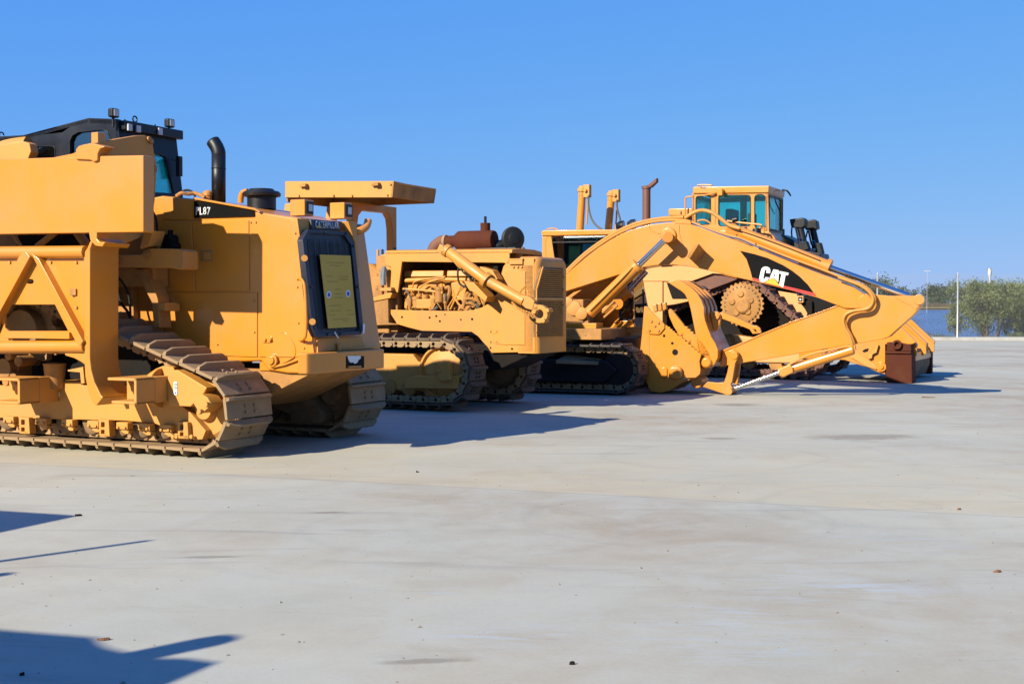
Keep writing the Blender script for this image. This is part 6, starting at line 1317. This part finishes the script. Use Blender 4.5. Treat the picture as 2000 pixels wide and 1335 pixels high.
def crown(mb, x, y, z0, h, w, n, s, rnd):
    cs = [(x+rnd.uniform(-.5, .5)*w, y+rnd.uniform(-.4, .4)*w, z0+h*rnd.uniform(.3, .86), w*rnd.uniform(.25, .5)) for _ in range(6)]+[(x, y, z0+h*.78, w*.32)]
    for k in range(n):
        c = rnd.choice(cs); d = Vector((rnd.gauss(0, 1), rnd.gauss(0, 1), rnd.gauss(0, 1))).normalized()*c[3]*rnd.uniform(.7, 1.05)
        d.z *= .75; leafquad(mb, Vector((c[0], c[1], max(z0, c[2]+d.z)))+Vector((d.x, d.y, 0)), s, rnd)
for k in range(330):
    x = rnd.uniform(-330, 640); y = rnd.uniform(725, 900)
    dense = 130 < x < 400
    h = rnd.uniform(10, 15)*(1+.18*noise.noise(Vector((x*.012, 3, 0))))+2*noise.noise(Vector((x*.05, 9, 0)))
    crown(mb, x, y, 0, h, rnd.uniform(7, 12), 330 if dense else 90, .75 if dense else 1.6, rnd)
for k in range(9000):   # underwood filling below the crowns
    x = rnd.uniform(120, 420) if k % 2 else rnd.uniform(-330, 640); y = rnd.uniform(715, 760); leafquad(mb, Vector((x, y, rnd.uniform(0, 6.5))), 1.1, rnd)
tag(mb.build('far_wood', 'far_leaf', bevel=0, smooth=0), kind='stuff')
mb = MB()
for k in range(22000):
    x = rnd.uniform(100, 430) if k % 3 else rnd.uniform(-330, 640); y = rnd.uniform(640, 712)-.02*(x-300)*0; y = max(y, 700-(x+1500)*60/3700+3)
    h = rnd.uniform(1.3, 2.4)*(1+.3*noise.noise(Vector((x*.02, 0, 5)))); w = .5
    z = .1; mb.add([(x-w, y, z), (x+w, y, z), (x+w*.3, y+.2, z+h), (x-w*.3, y, z+h)], [(0, 1, 2, 3)])
tag(mb.build('marsh_grass', 'marsh', bevel=0, smooth=0), kind='stuff')
# ---- nearer trees and bushes beyond the fence
def tree(name, x, y, z, h, w, n, s, label, cat, mat='leaf', group=None, stems=5, gap=.25, seed=1):
    rnd = random.Random(seed); root = empty(name, (x, y, z)); tag(root, label, cat, group)
    mt = MB(); tips = []
    for k in range(stems):
        a = rnd.uniform(0, 6.28); bx = .12*w*cos(a)*rnd.random(); by = .1*w*sin(a)
        tx = w*.42*cos(a)*rnd.uniform(.4, 1); ty = w*.4*sin(a)*rnd.uniform(.4, 1); tz = h*rnd.uniform(.6, .9)
        P = [(bx, by, -.1), (bx+(tx-bx)*.3+rnd.uniform(-.1, .1)*w*.3, by+(ty-by)*.3, tz*.35), (bx+(tx-bx)*.7, by+(ty-by)*.7+rnd.uniform(-.1, .1), tz*.7), (tx, ty, tz)]
        mt.tube(P, max(.02, .016*h), 6, 4, rfun=lambda t: 1.1-.85*t); tips.append(Vector((tx, ty, tz)))
        for j in range(6):
            t = rnd.uniform(.3, .9); p = Vector(P[0]).lerp(Vector(P[3]), t); e = p+Vector((rnd.uniform(-1, 1)*w*.25, rnd.uniform(-1, 1)*w*.2, h*rnd.uniform(.08, .25)))
            mt.tube([p, p.lerp(e, .5)+Vector((0, 0, .05)), e], .006*h, 5, 2, rfun=lambda t: 1.1-.9*t); tips.append(e)
    mt.build('trunk', 'bark', root, bevel=0)
    ml = MB(); cl = []
    for k in range(34):
        a = rnd.uniform(0, 6.28); r = sqrt(rnd.random())*w*.5; zz = h*rnd.uniform(gap, .92)
        lim = sqrt(max(.0, 1-((zz/h-.5)/.52)**2)); cl.append((Vector((r*cos(a)*lim, r*sin(a)*lim*.8, zz)), w*rnd.uniform(.07, .15)))
    cl += [(t, w*rnd.uniform(.07, .13)) for t in tips if t.z > h*gap*.8]
    for k in range(n):
        c, r = rnd.choice(cl); d = Vector((rnd.gauss(0, .55), rnd.gauss(0, .55), rnd.gauss(0, .5)))*r
        p = c+d
        if p.z > .02: leafquad(ml, p, s, rnd)
    ml.build('foliage', mat, root, bevel=0, smooth=0)
    return root
def X(px, D): return (px-1000)/FPX*D
grp = None
tree('bush', X(1935, 62), 62, -.12, 2.95, 3.3, 26000, .05, 'large olive-green bush with bare lower stems right behind the chain-link fence', 'bush', group='bushes behind the fence', seed=4, stems=9, gap=.16)
tree('bush', X(1995, 64.5), 64.5, -.12, 3.0, 2.6, 15000, .05, 'olive-green bush cut by the right edge of the photo', 'bush', group='bushes behind the fence', seed=9, stems=7, gap=.1)
tree('bush', X(1872, 63), 63, -.12, 1.95, 1.1, 3500, .04, 'small bush leaning out left of the fence post at the water', 'bush', group='bushes behind the fence', seed=12, stems=5, gap=.12)
for px, D, h, w, sd, lb in ((1655, 205, 6.6, 3.4, 31, 'thin flat-topped pine poking above the chrome rod'), ):
    tree('pine_tree', X(px, D), D, -.5, h+.4, w, 900, .22, lb, 'tree', mat='pine', seed=sd, stems=3, gap=.78)
for px, D, h, w, sd, lb in ((1705, 190, 5.6, 9, 32, 'dark green tree on the shore left of the second fence post'), (1755, 225, 5.0, 8, 33, 'round green tree on the shore between the chrome rod and the far wood'), (1600, 180, 2.6, 6, 34, 'low green tree seen under the excavator boom'), (1575, 150, 1.2, 5, 35, 'low green shrub seen through the gap behind the excavator arm')):
    tree('tree', X(px, D), D, -.5, h, w, 5200, .2, lb, 'tree', mat='pine', group='trees on the near shore', seed=sd, stems=4, gap=.15)
for px, D, h, w, sd, lb in ((1038, 150, 7.2, 3.4, 41, 'small dark treetop between the old bulldozer and the excavator cab'),):
    tree('tree', X(px, D), D, -.5, h, w, 1500, .16, lb, 'tree', mat='pine', seed=sd, stems=3, gap=.3)
for px, w, h, sd, lb in ((1812, 1.1, .42, 51, 'low weedy shrub by the kerb under the bay water'), (1842, .9, .35, 52, 'small weedy shrub by the kerb left of the fence post'), (1985, 1.2, .5, 53, 'low green shrub at the foot of the rightmost bush')):
    tree('shrub', X(px, 59.2), 59.2, -.12, h, w, 900, .03, lb, 'shrub', group='low shrubs along the kerb', seed=sd, stems=4, gap=.05)
mb = MB()
for k in range(14000):
    x = rnd.uniform(-30, 45); y = KY+.3+rnd.random()**2*4.5; h = rnd.uniform(.06, .22); a = rnd.uniform(0, 6.28)
    mb.add([(x, y, -.13), (x+.02*cos(a), y+.02*sin(a), -.13), (x+rnd.uniform(-.06, .06), y, -.13+h+.12)], [(0, 1, 2)])
tag(mb.build('bank_grass', 'leaf', bevel=0, smooth=0), kind='stuff')
# ---- chain-link fence standing on the kerb
FY = KY+.16; fx0, dx = X(1870, FY), X(1870, FY)-X(1713, FY)
MAT['galv'] = surf('galvanised_steel', (.62, .63, .62), (.45, .46, .46), rough=.4, metal=.35, dirt_amt=.4)
MAT['wire'] = surf('galvanised_wire', (.45, .46, .47), rough=.5, metal=.3, dirt_amt=.3)
fr_ = empty('chain_link_fence', (fx0, FY, .16)); tag(fr_, 'tall chain-link fence with galvanised posts along the far kerb', 'fence')
a0, a1 = -8*dx, 5*dx
for k in range(-8, 6):
    MB().lathe([((k*dx, 0, 0), .05), ((k*dx, 0, .02), .038), ((k*dx, 0, 2.86), .036), ((k*dx, 0, 2.88), .04), ((k*dx, 0, 2.93), .01)], 12).build('post', 'galv', fr_, bevel=0)
mb = MB()
for z in (2.83, .06): mb.tube([(a0, 0, z), (a1, 0, z)], .004, 4)
H = 2.78; step = .085
def wire(mb, xa, za, xb, zb, yy):
    r = .0024; mb.add([(xa-r, yy, za), (xa+r, yy, za), (xa, yy+2*r, za), (xb-r, yy, zb), (xb+r, yy, zb), (xb, yy+2*r, zb)], [(0, 1, 4, 3), (1, 2, 5, 4), (2, 0, 3, 5)])
k = 0; x = a0-H
while x < a1:
    xa, xb = max(x, a0), min(x+H, a1)
    if xb > xa:
        wire(mb, xa, .05+(xa-x), xb, .05+(xb-x), -.045)
        wire(mb, xa, .05+H-(xa-x), xb, .05+H-(xb-x), -.04)
    x += step
mb.build('wire_mesh', 'wire', fr_, bevel=0, smooth=0)
MAT['paleblue'] = surf('pale_tower_paint', (.62, .62, .60), rough=.6, dirt_amt=.2)
wt = empty('water_tower', (X(1932, 1500), 1500, 2)); tag(wt, 'slim pale water tower rising behind the bush on the far shore', 'water tower')
MB().lathe([((0, 0, -4), 1.3), ((0, 0, 34), 1.2)], 16).build('shaft', 'paleblue', wt, bevel=0)
MB().lathe([((0, 0, 33), 1.3), ((0, 0, 35), 2.2), ((0, 0, 41), 2.2), ((0, 0, 42.5), 1.9), ((0, 0, 43), .4)], 20).build('tank', 'paleblue', wt, bevel=0)
for px, D, h, lb in ((1810, 420, 13.5, 'tall thin light mast above the far wood'), (1776, 300, 6.2, 'short pale pole standing at the shore in front of the far wood')):
    o = empty('light_mast', (X(px, D), D, -.8)); tag(o, lb, 'mast')
    MB().cyl((0, 0, 0), (0, 0, h), .07 if D > 350 else .09, .05, 8).build('pole', 'galv', o, bevel=0)
    if D > 350: MB().box(-1., 1., -.2, .2, h, h+.2).build('lamp_head', 'paleblue', o, bevel=0)
# ---- litter on the slab
MAT['pebble'] = surf('loose_grit', (.30, .27, .22), (.14, .12, .10), rough=.9, dirt_amt=.8, scale=40)
mb = MB(); rnd = random.Random(5)
for k in range(700):
    D = 4.2+rnd.random()**1.3*26; x = rnd.uniform(-.44, .44)*D; s = rnd.choice((.004, .005, .006, .008, .012))*rnd.uniform(.7, 1.2)
    a = rnd.uniform(0, 3); vs = [Vector((x+s*cos(a+j*pi/2)*rnd.uniform(.7, 1.5), D+s*sin(a+j*pi/2)*rnd.uniform(.7, 1.5), 0.0005)) for j in range(4)]
    mb.add(vs+[Vector((x, D, s*rnd.uniform(.4, .9)))], [(0, 1, 4), (1, 2, 4), (2, 3, 4), (3, 0, 4)])
tag(mb.build('grit', 'pebble', bevel=0, smooth=0), kind='stuff')
MAT['dead_leaf'] = surf('dry_brown_leaf', (.20, .09, .04), (.10, .05, .03), rough=.9, dirt_amt=.5, scale=20)
for px, py, L, ang, mt, lb, cat in ((152, 1007, .10, .1, 'dark_dirt_shade', 'dark crumpled scrap at the tip of the upper shadow', 'scrap'), (204, 1249, .11, .05, 'dead_leaf', 'brown dry leaf at the edge of the big foreground shadow', 'leaf'), (815, 922, .05, .3, 'dark_dirt_shade', 'small dark stone on the concrete in front of the old bulldozer', 'stone'), (1948, 1117, .09, 0, 'dead_leaf', 'thin brown twig on the concrete near the right edge', 'twig'), (1873, 995, .06, .2, 'dead_leaf', 'small brown chip on the concrete at the right', 'chip'), (1118, 1297, .05, .2, 'dark_dirt_shade', 'tiny dark pebble near the bottom edge of the photo', 'pebble'), (1812, 776, .30, 0, 'dead_leaf', 'thin brown strip lying right of the rusty ripper', 'strip'), (43, 1318, .05, .2, 'dark_dirt_shade', 'dark pebble lying inside the foreground shadow', 'pebble'), (1968, 664.5, .5, 0, 'paleblue', 'pale plastic scrap lying at the foot of the kerb', 'scrap')):
    g_ = ground(px, py); mb = MB(); rnd = random.Random(px); L *= .62 if L < .2 else 1; pts = [(L*.5*cos(k*pi/4)*rnd.uniform(.7, 1.1), L*.22*sin(k*pi/4)*rnd.uniform(.6, 1.2)) for k in range(8)]
    mb.prism3([(x, y, .001) for x, y in pts], [(x*.9, y*.8, .006+.012*rnd.random()) for x, y in pts])
    o = mb.build(cat, mt, bevel=0); o.location = (g_.x, g_.y, 0); o.rotation_euler.z = ang; tag(o, lb, cat)

# ================================================================ light, sky, air, camera
w = bpy.data.worlds.new('World'); sc.world = w; w.use_nodes = True; nt = w.node_tree
sky = nt.nodes.new('ShaderNodeTexSky'); sky.sky_type = 'NISHITA'; sky.sun_disc = False; sky.sun_elevation = SUN_EL
# the sun stands opposite to the direction in which its light travels
sd = Vector((-cos(SUN_AZ), -sin(SUN_AZ), 0)); sky.sun_rotation = atan2(sd.x, sd.y)
sky.altitude = 0; sky.air_density = 1.0; sky.dust_density = .1; sky.ozone_density = 4.
bg = nt.nodes['Background']; se = nt.nodes.new('ShaderNodeSeparateColor'); cb_ = nt.nodes.new('ShaderNodeCombineColor'); nt.links.new(sky.outputs[0], se.inputs[0])
for i, (pw, k) in enumerate(((.75, .665), (.4, 2.08), (.02, 8.1))):
    a_ = N(nt, 'ShaderNodeMath', operation='POWER'); a_.inputs[1].default_value = pw; nt.links.new(se.outputs[i], a_.inputs[0])
    m_ = N(nt, 'ShaderNodeMath', operation='MULTIPLY'); m_.inputs[1].default_value = k; nt.links.new(a_.outputs[0], m_.inputs[0]); nt.links.new(m_.outputs[0], cb_.inputs[i])
nt.links.new(cb_.outputs[0], bg.inputs[0]); bg.inputs[1].default_value = .053
sl = bpy.data.lights.new('sun', 'SUN'); sl.energy = 5.0; sl.angle = radians(.5); sl.color = (1., .90, .74)
so = bpy.data.objects.new('sun', sl); col.objects.link(so)
trav = Vector((cos(SUN_AZ)*cos(SUN_EL), sin(SUN_AZ)*cos(SUN_EL), -sin(SUN_EL))); so.rotation_euler = trav.to_track_quat('-Z', 'Y').to_euler()
cd = bpy.data.cameras.new('camera'); cam = bpy.data.objects.new('camera', cd); col.objects.link(cam)
cd.sensor_width = 36; cd.lens = 36*FPX/W0; cd.clip_start = .1; cd.clip_end = 9000
cam.location = CAM; cam.rotation_euler = (pi/2-PITCH, 0, 0); sc.camera = cam
sc.cycles.diffuse_bounces = 2
sc.view_settings.view_transform = 'Standard'; sc.view_settings.look = 'None'; sc.view_settings.exposure = 1.0; sc.view_settings.gamma = 1
